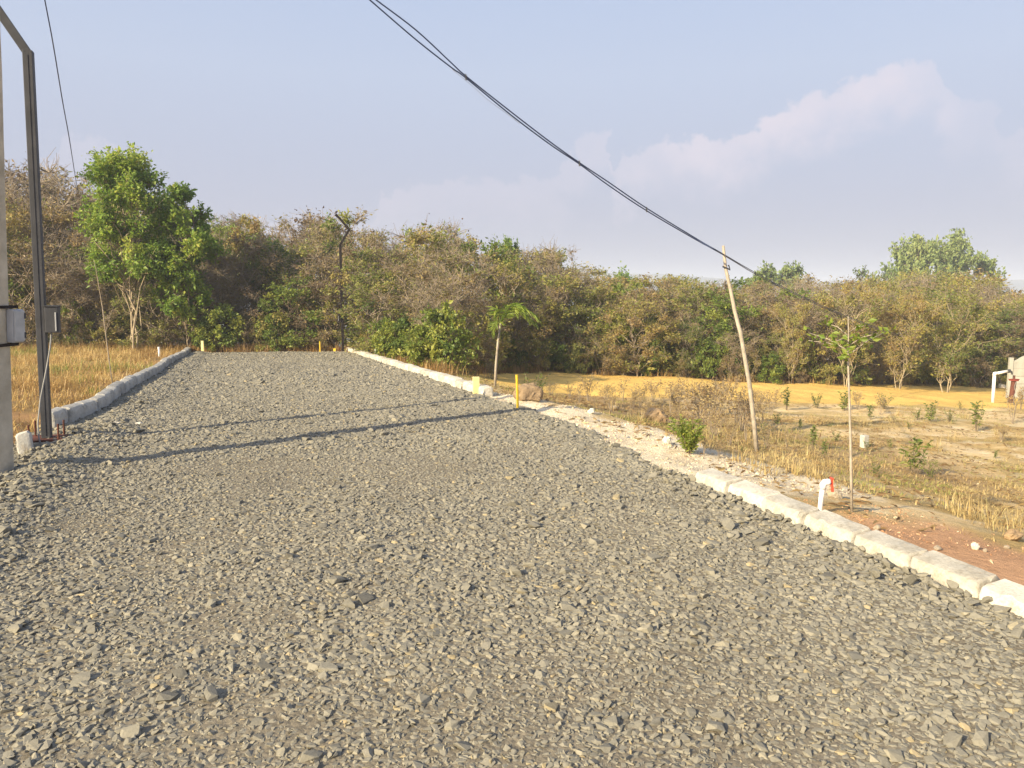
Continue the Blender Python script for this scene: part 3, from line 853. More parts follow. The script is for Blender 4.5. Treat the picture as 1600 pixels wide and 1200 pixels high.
# ------------------------------------------------------------------ small posts, pipes, wall
def rot_to(d): return Vector((0, 0, 1)).rotation_difference(Vector(d).normalized()).to_matrix()
p = gp(744, 617)
r = thing('marker_board', p, 'short pale yellow board standing at the end of the far kerb row', 'marker', rz=.3)
m = MB(); m.box((0, 0, .10), (.12, .035, .44)); m.build('board', M['paleyellow'], r, bevel=.008)
m = MB(); m.tube([(0, .03, -.05), (0, .035, .26)], .014, 6); m.build('peg', M['timber'], r)
p = gp(809, 640)
r = thing('marker_stake', p, 'thin bright yellow stake upright at the edge of the pale rubble', 'marker')
hh = (at(807, 587, p.y).z - p.z)
m = MB(); m.tube([(0, 0, -.05), (-.005, 0, hh * .5), (-.015, .0, hh)], [.019, .018, .018], 8); m.build('rod', M['yellow'], r, smooth=False)
m = MB(); m.tube([(-.015, 0, hh - .001), (-.015, 0, hh + .012)], .021, 8); m.build('cap', M['yellow'], r)
for (px, py, top_, w, lab, mt) in ((317, 549, 533, .10, 'pale yellow post at the left end of the road before the scrub', 'paleyellow'),
                                   (500, 549, 534, .035, 'thin yellow stick at the road end left of the distant lamp', 'yellow'),
                                   (523, 549, 545, .09, 'tiny yellow stub on the road end beside the distant lamp', 'yellow')):
    Dp = 30.3; q = at(px, py, Dp); z0 = gz(q.x, q.y); h = at(px, top_, Dp).z - z0
    r = thing('marker_post', (q.x, q.y, z0), lab, 'marker')
    m = MB(); m.box((0, 0, h / 2 - .05), (w, w * .7, h + .1)); m.build('post', M[mt], r, bevel=w * .08)
    m = MB(); m.box((0, 0, h + .006), (w * 1.04, w * .75, .012)); m.build('cap', M[mt], r)
for (px, py, top_, lab) in ((249, 558, 543, 'small white pipe stub in the grass behind the left kerb'), (587, 556, 545, 'small white pipe stub behind the far right kerb row')):
    p = gp(px, py); p = at(px, py, min(p.y, 27.5)); z0 = gz(p.x, p.y); h = at(px, top_, p.y).z - z0
    r = thing('water_pipe', (p.x, p.y, z0), lab, 'pipe')
    m = MB(); m.tube([(0, 0, -.1), (0, 0, h)], .032, 9); m.build('riser', M['pvc'], r, smooth=True)
    m = MB(); m.tube([(0, 0, h - .05), (0, 0, h + .02)], .040, 9); m.build('cap', M['pvc'], r)
# tap
p = gp(1280, 799); Dp = p.y
tip = at(1286, 757, Dp) - p
r = thing('water_pipe', p, 'white plastic standpipe with a red tap handle behind the near kerb', 'pipe')
m = MB(); m.tube([(0, 0, -.1), tip * .5, tip], .019, 10); m.build('riser', M['pvc'], r, smooth=True)
m = MB(); e = tip; m.tube([e - Vector((0, 0, .035)), e + Vector((0, 0, .0)), e + Vector((.012, 0, .016)), e + Vector((.035, 0, .020)), e + Vector((.05, 0, .02))], [.025, .026, .026, .025, .024], 10); m.build('elbow', M['pvc'], r, smooth=True)
m = MB(); m.tube([e + Vector((.05, 0, .02)), e + Vector((.072, 0, .02))], .013, 8); m.tube([e + Vector((.064, 0, .02)), e + Vector((.072, -.005, -.055))], .011, 8); m.build('tap', M['redplastic'], r)
m = MB(); m.box(e + Vector((.064, 0, .048)), (.012, .05, .012)); m.tube([e + Vector((.064, 0, .03)), e + Vector((.064, 0, .05))], .006, 6); m.build('handle', M['redplastic'], r)
# white boundary stone
p = gp(1350, 699)
r = thing('boundary_stone', p, 'small white boundary stone standing in the grass right of the sapling', 'marker', rz=.4)
h = at(1350, 680, p.y).z - p.z
m = MB(); m.box((0, 0, h / 2 - .05), (.12, .10, h + .1)); m.build('block', M['kerb'], r, bevel=.012)
# pump: white pipe and rusty casing
p = gp(1551, 629); Dp = p.y
r = thing('water_pipe', p, 'tall bent white plastic pipe reaching over to the rusty well casing', 'pipe')
a1 = at(1554, 584, Dp) - p; a2 = at(1574, 580, Dp) - p
m = MB(); m.tube([(0, 0, -.1), a1], .055, 10); m.build('riser', M['pvc'], r, smooth=True)
m = MB(); m.tube([a1 + Vector((-.005, 0, -.07)), a1 + Vector((0, 0, .01)), a1 + Vector((.07, 0, .02))], .064, 10); m.build('elbow', M['pvc'], r, smooth=True)
m = MB(); m.tube([a1 + Vector((.05, 0, .012)), a2], .05, 10); m.build('outlet', M['pvc'], r, smooth=True)
m = MB(); m.tube([a2, a2 + Vector((.10, 0, .01))], .068, 10); m.tube([a2 + Vector((.10, 0, .0)), a2 + Vector((.16, 0, -.03)), a2 + Vector((.17, 0, -.12))], .03, 8); m.build('valve', M['steel'], r)
p = gp(1579, 630); p = at(1579, 629, Dp + .1); p.z = gz(p.x, p.y)
r = thing('well_casing', p, 'rusty steel well casing with a cross flange in front of the precast wall', 'well')
h = at(1580, 594, p.y).z - p.z
lean_ = .06
m = MB(); m.tube([(0, 0, -.2), (lean_, 0, h)], .085, 14); m.build('casing', M['rust'], r, smooth=True)
m = MB(); m.tube([(lean_, 0, h - .02), (lean_, 0, h + .02)], .15, 14); m.box((lean_, 0, h + .03), (.34, .1, .03)); m.build('flange', M['redrust'], r)
m = MB(); m.tube([(lean_, 0, h + .02), (lean_, 0, h + .17)], .035, 10); m.build('riser', M['rust'], r)
m = MB(); m.tube(spline([(lean_ + .03, -.1, h), (.01, -.13, h * .72), (.06, -.13, h * .5), (.0, -.13, h * .25), (.03, -.16, .0)], 4), .009, 5); m.build('supply_cable', M['cablegrey'], r, smooth=True)
# precast wall
wp = gp(1574, 613); Dw = wp.y = 32.0
wp = at(1574, 612, Dw); wp.z = gz(wp.x, wp.y) - .05
hw = at(1574, 559, Dw).z - wp.z
r = thing('precast_wall', wp, 'pale precast concrete panel wall with a wavy top at the right edge', 'wall', rz=-.10)
LEN = 2.1
for b_ in range(3):
    x0 = b_ * LEN
    m = MB(); m.box((x0 + .05, 0, hw / 2), (.15, .15, hw + .02)); m.build('post', M['wall'], r, bevel=.012)
    npan = 5; ph = hw / (npan + .35)
    for k in range(npan):
        m = MB(); 
        if k < npan - 1:
            m.box((x0 + LEN / 2 + .05, 0, (k + .5) * ph), (LEN - .15, .055, ph - .012)); m.build('panel', M['wall'], r, bevel=.006)
        else:
            # wavy topped panel
            n = 24; vs = []; fs = []
            for i in range(n + 1):
                u = i / n; xx = x0 + .125 + (LEN - .15) * u
                zt = npan * ph + .10 + .11 * math.cos((u * 2 - .5) * 2 * math.pi) * (1 if True else 0)
                for (yy, zz) in ((-.028, k * ph), (.028, k * ph), (.028, zt), (-.028, zt)): vs.append((xx, yy, zz))
            for i in range(n):
                for q_ in range(4):
                    q2 = (q_ + 1) % 4
                    fs.append((i * 4 + q_, (i + 1) * 4 + q_, (i + 1) * 4 + q2, i * 4 + q2))
            fs.append((0, 1, 2, 3)); fs.append((n * 4 + 3, n * 4 + 2, n * 4 + 1, n * 4))
            m.add(vs, fs); m.build('coping_panel', M['wall'], r)

# ------------------------------------------------------------------ rocks
def rock_mesh(seed, mat, jag=.5):
    rng = np.random.default_rng(seed)
    bm = bmesh.new(); bmesh.ops.create_icosphere(bm, subdivisions=4, radius=.5)
    V = np.array([v.co[:] for v in bm.verts])
    pl = rng.normal(size=(9, 3)); pl /= np.linalg.norm(pl, axis=1)[:, None]; dd = rng.uniform(.32, .47, 9)
    for n_, d_ in zip(pl, dd):
        k = V @ n_ - d_; V -= np.where(k > 0, k, 0)[:, None] * n_ * .9
    V *= 1 + (fbm(V[:, 0] * 6 + seed, V[:, 1] * 6 + V[:, 2] * 5, seed)[:, None] - .5) * jag
    for v, c in zip(bm.verts, V): v.co = c
    me = bpy.data.meshes.new('rock'); bm.to_mesh(me); bm.free()
    me.polygons.foreach_set('use_smooth', [True] * len(me.polygons)); me.materials.append(mat)
    me.set_sharp_from_angle(angle=math.radians(22))
    return me
M['rock_dark'] = simple('dark_boulder', (.20, .14, .085), (.34, .25, .16), 4, bstr=.6, bdist=.03)
rocks = [  # px, py(base), width px, height px, mat, label
    (826, 627, 44, 28, 'rock_dark', 'rounded brown boulder half hidden behind the yellow stake'),
    (1027, 662, 38, 24, 'rock_brown', 'ochre boulder among dry weeds behind the pale rubble'),
    (1043, 694, 14, 13, 'chalk_r', 'pale white rock beside the green bush'),
    (1307, 781, 22, 17, 'rock', 'sandy rock just right of the tap standpipe'),
    (1372, 829, 13, 9, 'rock', 'brown cobble on the red soil close behind the kerb'),
    (1467, 860, 14, 7, 'rock', 'flat pale stone lying on the red soil near the kerb'),
    (1525, 859, 13, 11, 'chalk_r', 'white angular stone in the middle of the red soil'),
    (1588, 846, 30, 17, 'rock_brown', 'ochre rock at the far right under dry grass'),
    (1574, 858, 9, 6, 'rock', 'pebble on the red soil near the right edge'),
    (1540, 863, 8, 6, 'rock', 'pebble beside the white angular stone'),
    (1567, 607, 14, 8, 'chalk_r', 'white rubble stone at the foot of the precast wall'),
    (1592, 617, 20, 8, 'chalk_r', 'white rubble heap stone under the precast wall'),
    (612, 578, 10, 5, 'rock', 'grey rock at the foot of the scrub behind far kerb'),
    (752, 578, 26, 9, 'rock_brown', 'low brown rock at the near end of the ochre strip'),
    (960, 640, 16, 7, 'rock', 'flat stone on the back of the pale rubble bank'),
    (925, 647, 12, 9, 'chalk_r', 'white lump on the crest of the pale rubble bank'),
    (132, 652, 11, 5, 'chalk_r', 'white stone flake at the foot of the left kerb'),
    (180, 664, 12, 5, 'chalk_r', 'white stone flake on the gravel beside the left kerb'),
    (215, 664, 12, 4, 'chalk_r', 'white flat flake on gravel furthest from the left kerb'),
]
M['rock_dark'] = simple('dark_boulder', (.20, .14, .085), (.34, .25, .16), 4, bstr=.6, bdist=.03)
M['chalk_r'] = simple('white_rock', (.55, .50, .42), (.80, .76, .68), 6, bstr=.5, bdist=.02)
for i, (px, py, wpx, hpx, mt, lab) in enumerate(rocks):
    p = gp(px, py); k = p.y / F
    o = link('boulder' if wpx > 28 else 'rock', rock_mesh(300 + i, M[mt]), None, (p.x, p.y + wpx * k * .3, p.z + hpx * k * .36))
    o.scale = (wpx * k * 1.05, wpx * k * .85, hpx * k * 1.25); o.rotation_euler = (0, 0, random.uniform(0, .6))
    tag(o, lab, 'rock')

# ------------------------------------------------------------------ vegetation generators
def leaves_np(P, D, L, Wd, rng):
    """rhombic leaves: base P, direction D, lengths L, widths Wd -> verts (n,4,3)"""
    n = len(P)
    r = rng.normal(size=(n, 3)); side = np.cross(D, r); side /= np.linalg.norm(side, axis=1)[:, None] + 1e-9
    up = np.cross(side, D)
    m = P + D * (L * .45)[:, None] + up * (L * .10)[:, None]
    return np.stack([P, m + side * (Wd * .5)[:, None], P + D * L[:, None], m - side * (Wd * .5)[:, None]], 1)

def leaf_mesh(name, Vq, tint, mat):
    n = len(Vq)
    return mesh_np(name, Vq.reshape(-1, 3), np.arange(n * 4), np.full(n, 4), mat, tint)

def gen_tree(seed, h=6., rx=2., base=.2, nclump=26, cr=.62, leaves=7000, ll=.10, lw=.05, nstem=1, twigs=16, trunk_r=.06, tw_r=.006,
             shape='round', bark='bark', leaf='leaf_brown', droop=.2, stemspread=.25, tintspread=.22):
    rng = np.random.default_rng(seed); m = MB()
    stems = []
    for k in range(nstem):
        a = rng.uniform(0, 6.28); sp = stemspread * rx * (1 if nstem > 1 else .4)
        top = np.array([math.cos(a) * sp, math.sin(a) * sp, h * rng.uniform(.68, .86)])
        b0_ = np.array([math.cos(a), math.sin(a), 0]) * (.10 if nstem > 1 else 0) * min(1, h / 4) + np.array([0, 0, -.15])
        ptsn = []
        for i in range(8):
            f = i / 7
            p = b0_ * (1 - f) + top * f; p[:2] += rng.normal(0, .045 * h * .3, 2) * (f > 0) * (f < 1) + math.sin(f * 3.1) * .06 * h * np.array([math.cos(a + 1.6), math.sin(a + 1.6)]) * rng.uniform(-1, 1)
            ptsn.append(p)
        r0 = trunk_r * (1 if nstem == 1 else rng.uniform(.6, .9))
        m.tube(ptsn, [r0 * (1 - .82 * i / 7) for i in range(8)], 7, False); stems.append(np.array(ptsn))
    LP, LD, LT_ = [], [], []
    centres = []
    for k in range(nclump):
        for _ in range(30):
            f = rng.random() ** .85; z = base * h + (1 - base) * h * f
            if shape == 'round': rr = rx * math.sqrt(max(0, 1 - ((f - .45) / .60) ** 2))
            elif shape == 'dome': rr = rx * math.sqrt(max(0, 1 - (f / 1.03) ** 2)) if f > .0 else rx
            elif shape == 'vase': rr = rx * (.35 + .75 * f) * (1 if f < .8 else math.sqrt(max(0, 1 - ((f - .8) / .24) ** 2)))
            else: rr = rx * (.9 if f < .5 else math.sqrt(max(0, 1 - ((f - .5) / .55) ** 2)))
            a = rng.uniform(0, 6.28); q = rr * rng.random() ** .42
            c = np.array([math.cos(a) * q, math.sin(a) * q, z])
            if all(np.linalg.norm(c - d_) > cr * .75 for d_ in centres): break
        centres.append(c)
        S_ = stems[rng.integers(len(stems))]
        zt = max(.08 * h, c[2] - rng.uniform(.10, .32) * h - .25 * q)
        i = int(np.argmin(np.abs(S_[:, 2] - zt))); p0 = S_[i]
        mid = p0 * .45 + c * .55; mid[2] += rng.uniform(-.05, .04) * h; mid[:2] += rng.normal(0, .03 * h, 2)
        end = c + rng.normal(0, .1, 3)
        L_ = np.linalg.norm(end - p0)
        r1 = min(trunk_r * .5, .010 + .012 * L_) * min(1, h / 4)
        m.tube([p0, p0 * .7 + mid * .3 + rng.normal(0, .02 * h, 3), mid, mid * .4 + end * .6 + rng.normal(0, .02 * h, 3), end], [r1, r1 * .85, r1 * .65, r1 * .5, r1 * .3], 4, False)
        rad = cr * rng.uniform(.7, 1.3)
        nt_ = twigs; per = max(1, int(leaves / nclump / max(nt_, 1)))
        ctint = rng.normal(.5, tintspread)
        for w in range(nt_):
            d_ = rng.normal(size=3); d_ /= np.linalg.norm(d_); d_[2] = d_[2] * .8 + .12
            s0 = mid * .35 + end * .65 if rng.random() < .4 else end
            ln = rad * rng.uniform(.55, 1.15)
            e_ = end + d_ * ln; mm_ = (s0 + e_) / 2 + rng.normal(0, .08 * ln, 3)
            m.tube([s0, mm_, e_], [tw_r * 1.4, tw_r, tw_r * .55], 3, False)
            if leaves:
                f = rng.uniform(.25, 1.05, per)[:, None]
                P = s0 * (1 - f) ** 2 + mm_ * 2 * f * (1 - f) + e_ * f ** 2 + rng.normal(0, .11 * rad, (per, 3))
                D = rng.normal(size=(per, 3)) * .8 + d_ * .5; D[:, 2] -= droop; D /= np.linalg.norm(D, axis=1)[:, None]
                LP.append(P); LD.append(D); LT_.append(np.full(per, ctint) + rng.normal(0, .16, per))
    allz = np.array([v[2] for v in m.v])
    lm = None
    if leaves:
        P = np.concatenate(LP); D = np.concatenate(LD); T = np.clip(np.concatenate(LT_), 0, 1)
        n = len(P); L = ll * np.clip(rng.lognormal(-.08, .38, n), .3, 2.0)
        if n > 1500: allz = P[:, 2]
        lm = leaf_mesh('crown', leaves_np(P, D, L, L * lw / ll, rng), T, M[leaf])
    kz = h / np.percentile(allz, 99.6)            # true height = h
    for i in range(len(m.v)): q_ = m.v[i]; m.v[i] = (q_[0] * kz, q_[1] * kz, q_[2] * kz)
    if lm is not None: lm.transform(Matrix.Scale(kz, 4))
    return m.mesh('trunk', M[bark], smooth=True), lm

def put_tree(meshes, loc, h0, h, wide, label, cat='tree', name='tree', group=None, rz=None, trunkname='trunk', crownname='crown'):
    r = thing(name, loc, label, cat, group, random.uniform(0, 6.28) if rz is None else rz)
    k = h / h0; r.scale = (k * wide, k * wide, k)
    link(trunkname, meshes[0], r)
    if meshes[1] is not None: link(crownname, meshes[1], r)
    return r

PROTO = {'brown': [], 'olive': [], 'green': [], 'bare': []}
for i in range(5):
    PROTO['brown'].append(gen_tree(400 + i, 6, 2.1, .10, 40, .62, 4700, .115, .06, 4, 30, .05, .0085, 'round', 'twig', 'leaf_brown'))
for i in range(5):
    PROTO['olive'].append(gen_tree(420 + i, 6, 2.2, .08, 40, .62, 6800, .125, .065, 4, 24, .05, .0075, 'round', 'twig', 'leaf_olive'))
for i in range(3):
    PROTO['green'].append(gen_tree(440 + i, 6, 2.1, .08, 38, .62, 8500, .13, .072, 2, 14, .055, .006, 'round', 'bark_dark', 'leaf_green'))
for i in range(3):
    PROTO['bare'].append(gen_tree(460 + i, 6, 1.9, .25, 34, .75, 900, .08, .045, 4, 34, .05, .0085, 'vase', 'twig', 'leaf_brown', stemspread=.4))
PALE = [gen_tree(480 + i, 6, 2.2, .2, 42, .62, 8000, .115, .06, 3, 26, .05, .008, 'vase', 'bark_pale', 'leaf_olive', stemspread=.32) for i in range(3)]
SHRUB = {'green': [gen_tree(500 + i, 2, 1.1, .06, 22, .36, 3000, .115, .065, 4, 12, .022, .004, 'dome', 'bark_dark', 'leaf_green', stemspread=.6) for i in range(3)],
         'olive': [gen_tree(510 + i, 2, 1.1, .06, 22, .36, 2700, .11, .06, 4, 13, .022, .004, 'dome', 'bark', 'leaf_olive', stemspread=.6) for i in range(3)],
         'brown': [gen_tree(520 + i, 2, 1.1, .05, 20, .38, 1900, .08, .04, 5, 22, .02, .005, 'dome', 'twig', 'leaf_brown', stemspread=.6) for i in range(2)]}

# ---- trees one can single out
def special(px, py_top, D, meshes, h0, wide, label, name='tree', rz=None, py_base=None):
    q = at(px, py_top, D); z0 = gz(q.x, D)
    return put_tree(meshes, (q.x, D, z0 - .05), h0, q.z - z0, wide, label, name=name, rz=rz)
BIG = gen_tree(603, 8, 1.75, .40, 58, .60, 24000, .13, .07, 4, 18, .06, .007, 'egg', 'bark_pale', 'leaf_bright', stemspread=.30, tintspread=.16)
BIG2 = gen_tree(601, 6.5, 1.25, .24, 40, .52, 17000, .13, .07, 2, 16, .06, .007, 'egg', 'bark', 'leaf_bright', stemspread=.3, tintspread=.16)
special(193, 236, 30.6, BIG, 8, 1.0, 'tallest bright green leafy tree standing left of the road end', 'broadleaf_tree', .4)
special(282, 290, 31.2, BIG2, 6.5, 1.0, 'smaller bright green tree against the right side of the tallest one', 'broadleaf_tree', 2.0)
DOME = gen_tree(610, 15, 7.6, .30, 80, 1.35, 46000, .32, .2, 3, 18, .22, .03, 'round', 'bark', 'leaf_far', tintspread=.15, stemspread=.4)
DOME2 = gen_tree(611, 10, 3.6, .3, 40, .95, 20000, .28, .17, 2, 16, .16, .03, 'round', 'bark', 'leaf_far', tintspread=.15)
special(1465, 370, 112, DOME, 15, .73, 'big domed green tree rising above the scrub at far right', 'broadleaf_tree', 1.0)
special(1214, 417, 105, DOME2, 10, .85, 'low rounded green treetop above the scrub right of the timber pole', 'broadleaf_tree')
special(1354, 419, 90, gen_tree(612, 8, 1.8, .55, 9, .7, 1500, .22, .12, 1, 14, .1, .03, 'vase', 'bark_dark', 'leaf_far'), 8, .8, 'small thin dark tree at the left foot of the big domed tree', 'broadleaf_tree')
special(793, 371, 48, gen_tree(613, 6, 1.1, .55, 12, .5, 4500, .13, .07, 1, 16, .06, .008, 'egg', 'bark', 'leaf_bright'), 6, .75, 'small fresh green treetop poking above scrub behind the leaning palm', 'broadleaf_tree')
special(527, 331, 38, gen_tree(614, 6, .9, .65, 9, .45, 2600, .12, .07, 1, 16, .06, .008, 'egg', 'bark', 'leaf_green'), 6, .8, 'green treetop directly behind the head of the distant lamp post', 'broadleaf_tree')
special(395, 335, 37, gen_tree(615, 6, 1.5, .6, 12, .5, 3500, .12, .07, 1, 16, .06, .008, 'egg', 'bark', 'leaf_olive'), 6, .8, 'pale green treetop on the skyline behind the middle of the road end', 'broadleaf_tree')
special(972, 420, 70, gen_tree(616, 8, 1.9, .6, 14, .8, 5000, .2, .11, 1, 14, .08, .012, 'dome', 'bark', 'leaf_bright'), 8, .9, 'flat green treetop above the scrub left of the timber pole', 'broadleaf_tree')
special(858, 380, 36.5, PROTO['bare'][0], 6, 1.0, 'bare pale twiggy tree fanning out above the middle of the scrub', 'bare_tree')
special(683, 345, 36, PROTO['bare'][1], 6, .85, 'bare grey twiggy tree on the skyline right of the distant lamp', 'bare_tree')
special(1330, 440, 32.2, PALE[0], 6, .95, 'pale forked trunk tree right behind the thin sapling', 'forked_tree', .3)
special(1240, 470, 31.9, PALE[1], 6, .75, 'slim pale trunk tree at the ochre strip between pole and sapling', 'forked_tree', 1.2)
special(1413, 455, 32.6, PALE[2], 6, .95, 'upright pale trunk tree at the ochre strip right of the sapling', 'forked_tree', 2.2)
special(1488, 455, 33.2, PALE[1], 6, 1.1, 'grey forked tree in the ochre strip scrub left of the white pipe', 'forked_tree', 3.3)

# ---- the thicket, tree by tree
SKY = [(-120, 262), (0, 266), (60, 258), (112, 256), (150, 300), (230, 300), (300, 345), (335, 350), (372, 340), (400, 338), (435, 348), (470, 340), (500, 332),
       (530, 336), (570, 352), (620, 366), (680, 352), (720, 378), (760, 378), (800, 384), (850, 392), (890, 405), (920, 428), (1000, 430), (1080, 434), (1150, 440),
       (1215, 434), (1290, 432), (1340, 438), (1370, 430), (1430, 420), (1500, 424), (1560, 444), (1620, 458), (1720, 462)]
SKX = np.array([a for a, b in SKY], float); SKV = np.array([b for a, b in SKY], float)
zones = [(340, 'left of the road end'), (560, 'straight behind the road end'), (900, 'behind the far kerb row'),
         (1190, 'left behind the timber pole'), (1330, 'between timber pole and thin sapling'), (5000, 'right of the thin sapling')]
def zone(px):
    for lim, z in zones:
        if px < lim: return z
kindname = {'brown': 'dry brown leaved scrub tree', 'olive': 'yellowish olive scrub tree', 'green': 'green leaved scrub tree', 'bare': 'bare twiggy scrub tree'}
rt_ = random.Random(5)
for row, (dd, spac, f0, f1) in enumerate(((.7, 1.75, .48, .78), (2.4, 1.7, .66, .9), (5.2, 2.0, .84, .98), (8.6, 2.3, .93, 1.0), (13.5, 3.0, .97, 1.02), (21, 4.2, .98, 1.03))):
    px = -110 if row < 3 else -60
    while px < 1700:
        k = (px - 800) / F
        D = 33.0
        for _ in range(6): D = float(forest_edge(k * D)) + dd
        D += rt_.uniform(-.8, .8) * (1 + row * .3)
        x = k * D
        top_px = float(np.interp(px, SKX, SKV))
        full = at(px, top_px, D).z; z0 = gz(x, D)
        h = (full - z0) * rt_.uniform(f0, f1)
        r_ = rt_.random()
        gfrac = .22 if px > 560 else .12
        if px < 560: kd = 'brown' if r_ < .54 else 'olive' if r_ < .76 else 'green' if r_ < .84 else 'bare'
        elif px < 950: kd = 'brown' if r_ < .34 else 'olive' if r_ < .66 else 'green' if r_ < .77 else 'bare'
        else: kd = 'brown' if r_ < .30 else 'olive' if r_ < .72 else 'green' if r_ < .80 else 'bare'
        if row == 0 and kd == 'brown' and rt_.random() < .4: kd = 'green' if rt_.random() < .5 else 'olive'
        if h > 1.6:
            wide = rt_.uniform(.85, 1.25) * min(1.35, max(.9, 5.5 / h)) * (1.0 if row < 4 else 1.25)
            z_ = zone(px)
            nm = 'bare_tree' if kd == 'bare' else 'scrub_tree'
            random.seed(int(px * 13 + row))
            put_tree(PROTO[kd][rt_.randrange(len(PROTO[kd]))], (x, D, z0 - .05), 6, h, wide, '%s in the thicket %s' % (kindname[kd], z_), name=nm,
                     group='%s trees in the thicket %s' % (kd, z_))
        px += spac * F / D * rt_.uniform(.75, 1.25)
# ---- shrubs along the edge
sk = {'green': 'leafy green shrub', 'olive': 'olive yellow shrub', 'brown': 'dry brown twiggy shrub'}
for row, (dd, spac) in enumerate(((-.15, 1.05), (.8, 1.15), (2.0, 1.5))):
    px = -60
    while px < 1680:
        k = (px - 800) / F; D = 32.0
        for _ in range(6): D = float(forest_edge(k * D)) + dd
        D += rt_.uniform(-.25, .4); x = k * D; s_, t_ = st(x, D)
        r_ = rt_.random()
        if px < 300: kd = 'brown' if r_ < .5 else 'olive' if r_ < .75 else 'green'
        elif px < 700: kd = 'green' if r_ < .55 else 'brown' if r_ < .8 else 'olive'
        elif px < 1250: kd = 'green' if r_ < .3 else 'olive' if r_ < .75 else 'brown'
        else: kd = 'brown' if r_ < .5 else 'olive' if r_ < .9 else 'green'
        h = rt_.uniform(.8, 2.3) * (.8 if row == 0 else 1.1)
        if px > 1250: h *= 1.15
        if not (s_ > SL - .3 and s_ < SR + .4 and D < YEND + .4) and not (math.hypot(x - b1.x, D - b1.y) < 1.25 and D < b1.y + .75):
            random.seed(int(px * 7 + row))
            put_tree(SHRUB[kd][rt_.randrange(len(SHRUB[kd]))], (x, D, gz(x, D) - .04), 2, h, rt_.uniform(.75, 1.2), '%s at the foot of the thicket %s' % (sk[kd], zone(px)), 'shrub', 'shrub',
                     '%s shrubs at the thicket edge %s' % (kd, zone(px)))
        px += spac * F / D * rt_.uniform(.7, 1.3)
# shrubs behind the far kerb row
for (px, py, D, h, kd, lab) in ((615, 560, 25.5, 1.35, 'green', 'bright green bush just behind the far kerb row'), (655, 570, 23.5, 1.1, 'green', 'low green bush behind the middle of the far kerb row'),
                               (700, 578, 22.8, 1.9, 'green', 'tall green bush behind the lower far kerb row'), (590, 556, 27.5, 1.1, 'brown', 'rust brown bush right of the distant lamp base'),
                               (672, 575, 23.0, .8, 'brown', 'small rust brown dry bush behind the far kerb row'), (762, 585, 24.5, 1.2, 'brown', 'drooping rust brown bush left of the palm sapling stem'),
                               (580, 551, 30.3, 1.2, 'olive', 'olive bush directly right of the distant lamp post'),
                               (425, 548, 31.3, 1.5, 'green', 'fresh green bush at the middle of the road end'), (345, 548, 31.4, 2.0, 'green', 'dark green bush behind the pale yellow post')):
    q = at(px, py, D); random.seed(px)
    put_tree(SHRUB[kd][px % len(SHRUB[kd])], (q.x, D, gz(q.x, D) - .04), 2, h, 1.0, lab, 'bush', 'bush')

# ---- palm-like sapling by the far kerb
p = gp(773, 606); Dp = p.y
r = thing('palm_sapling', p, 'young palm on a thin brown stem with fronds bending right', 'palm')
tp_ = [at(773, 606, Dp) - p + Vector((0, 0, -.1)), at(775, 570, Dp) - p, at(778, 535, Dp) - p, at(782, 505, Dp) - p]
m = MB(); m.tube(tp_, [.030, .028, .025, .016], 8); m.build('stem', M['timber'], r, smooth=True)
rg = np.random.default_rng(5)
def frond(path, n, ln, rng):
    V = []; sp = spline(path, 6); P = np.array([v[:] for v in sp])
    for i in range(n):
        f = .12 + .88 * i / n; k = f * (len(P) - 1); a = int(k); b = min(a + 1, len(P) - 1); c = P[a] + (P[b] - P[a]) * (k - a); d = P[b] - P[max(a - 1, 0)]; d = d / np.linalg.norm(d)
        sd = np.cross(d, [0, 0, 1]); sd /= np.linalg.norm(sd)
        for s_ in (-1, 1):
            dr = sd * s_ * .8 + d * .55 + np.array([0, 0, -.35]) + rng.normal(0, .12, 3); dr /= np.linalg.norm(dr)
            L = ln * (1 - .55 * abs(f - .45)) * rng.uniform(.8, 1.1)
            V.append((c, dr, L))
    return V
top_ = tp_[-1]
for k, (ex, ez, ey) in enumerate(((46, -30, -.3), (32, -44, .2), (-6, -36, .1), (44, -14, .25), (-8, 4, -.2), (20, -42, -.3))):
    e_ = at(782 + ex, 505 + ez * .62, Dp) - p; e_.y += ey
    mid = (top_ + e_) / 2 + Vector((0, ey * .5, .10 + .0035 * ex))
    path = [top_, mid, e_, e_ + Vector((.004 * ex, 0, -.14))]
    m = MB(); m.tube(spline(path, 4), .010, 5); fo = m.build('frond', M['palmleaf'], r, smooth=True)
    V = frond(path, 24, .32, rg)
    Vq = leaves_np(np.array([v[0] for v in V]), np.array([v[1] for v in V]), np.array([v[2] for v in V]), np.array([v[2] * .10 for v in V]), rg)
    link('leaflets', leaf_mesh('leaflets', Vq, rg.random(len(V)), M['palmleaf']), fo)

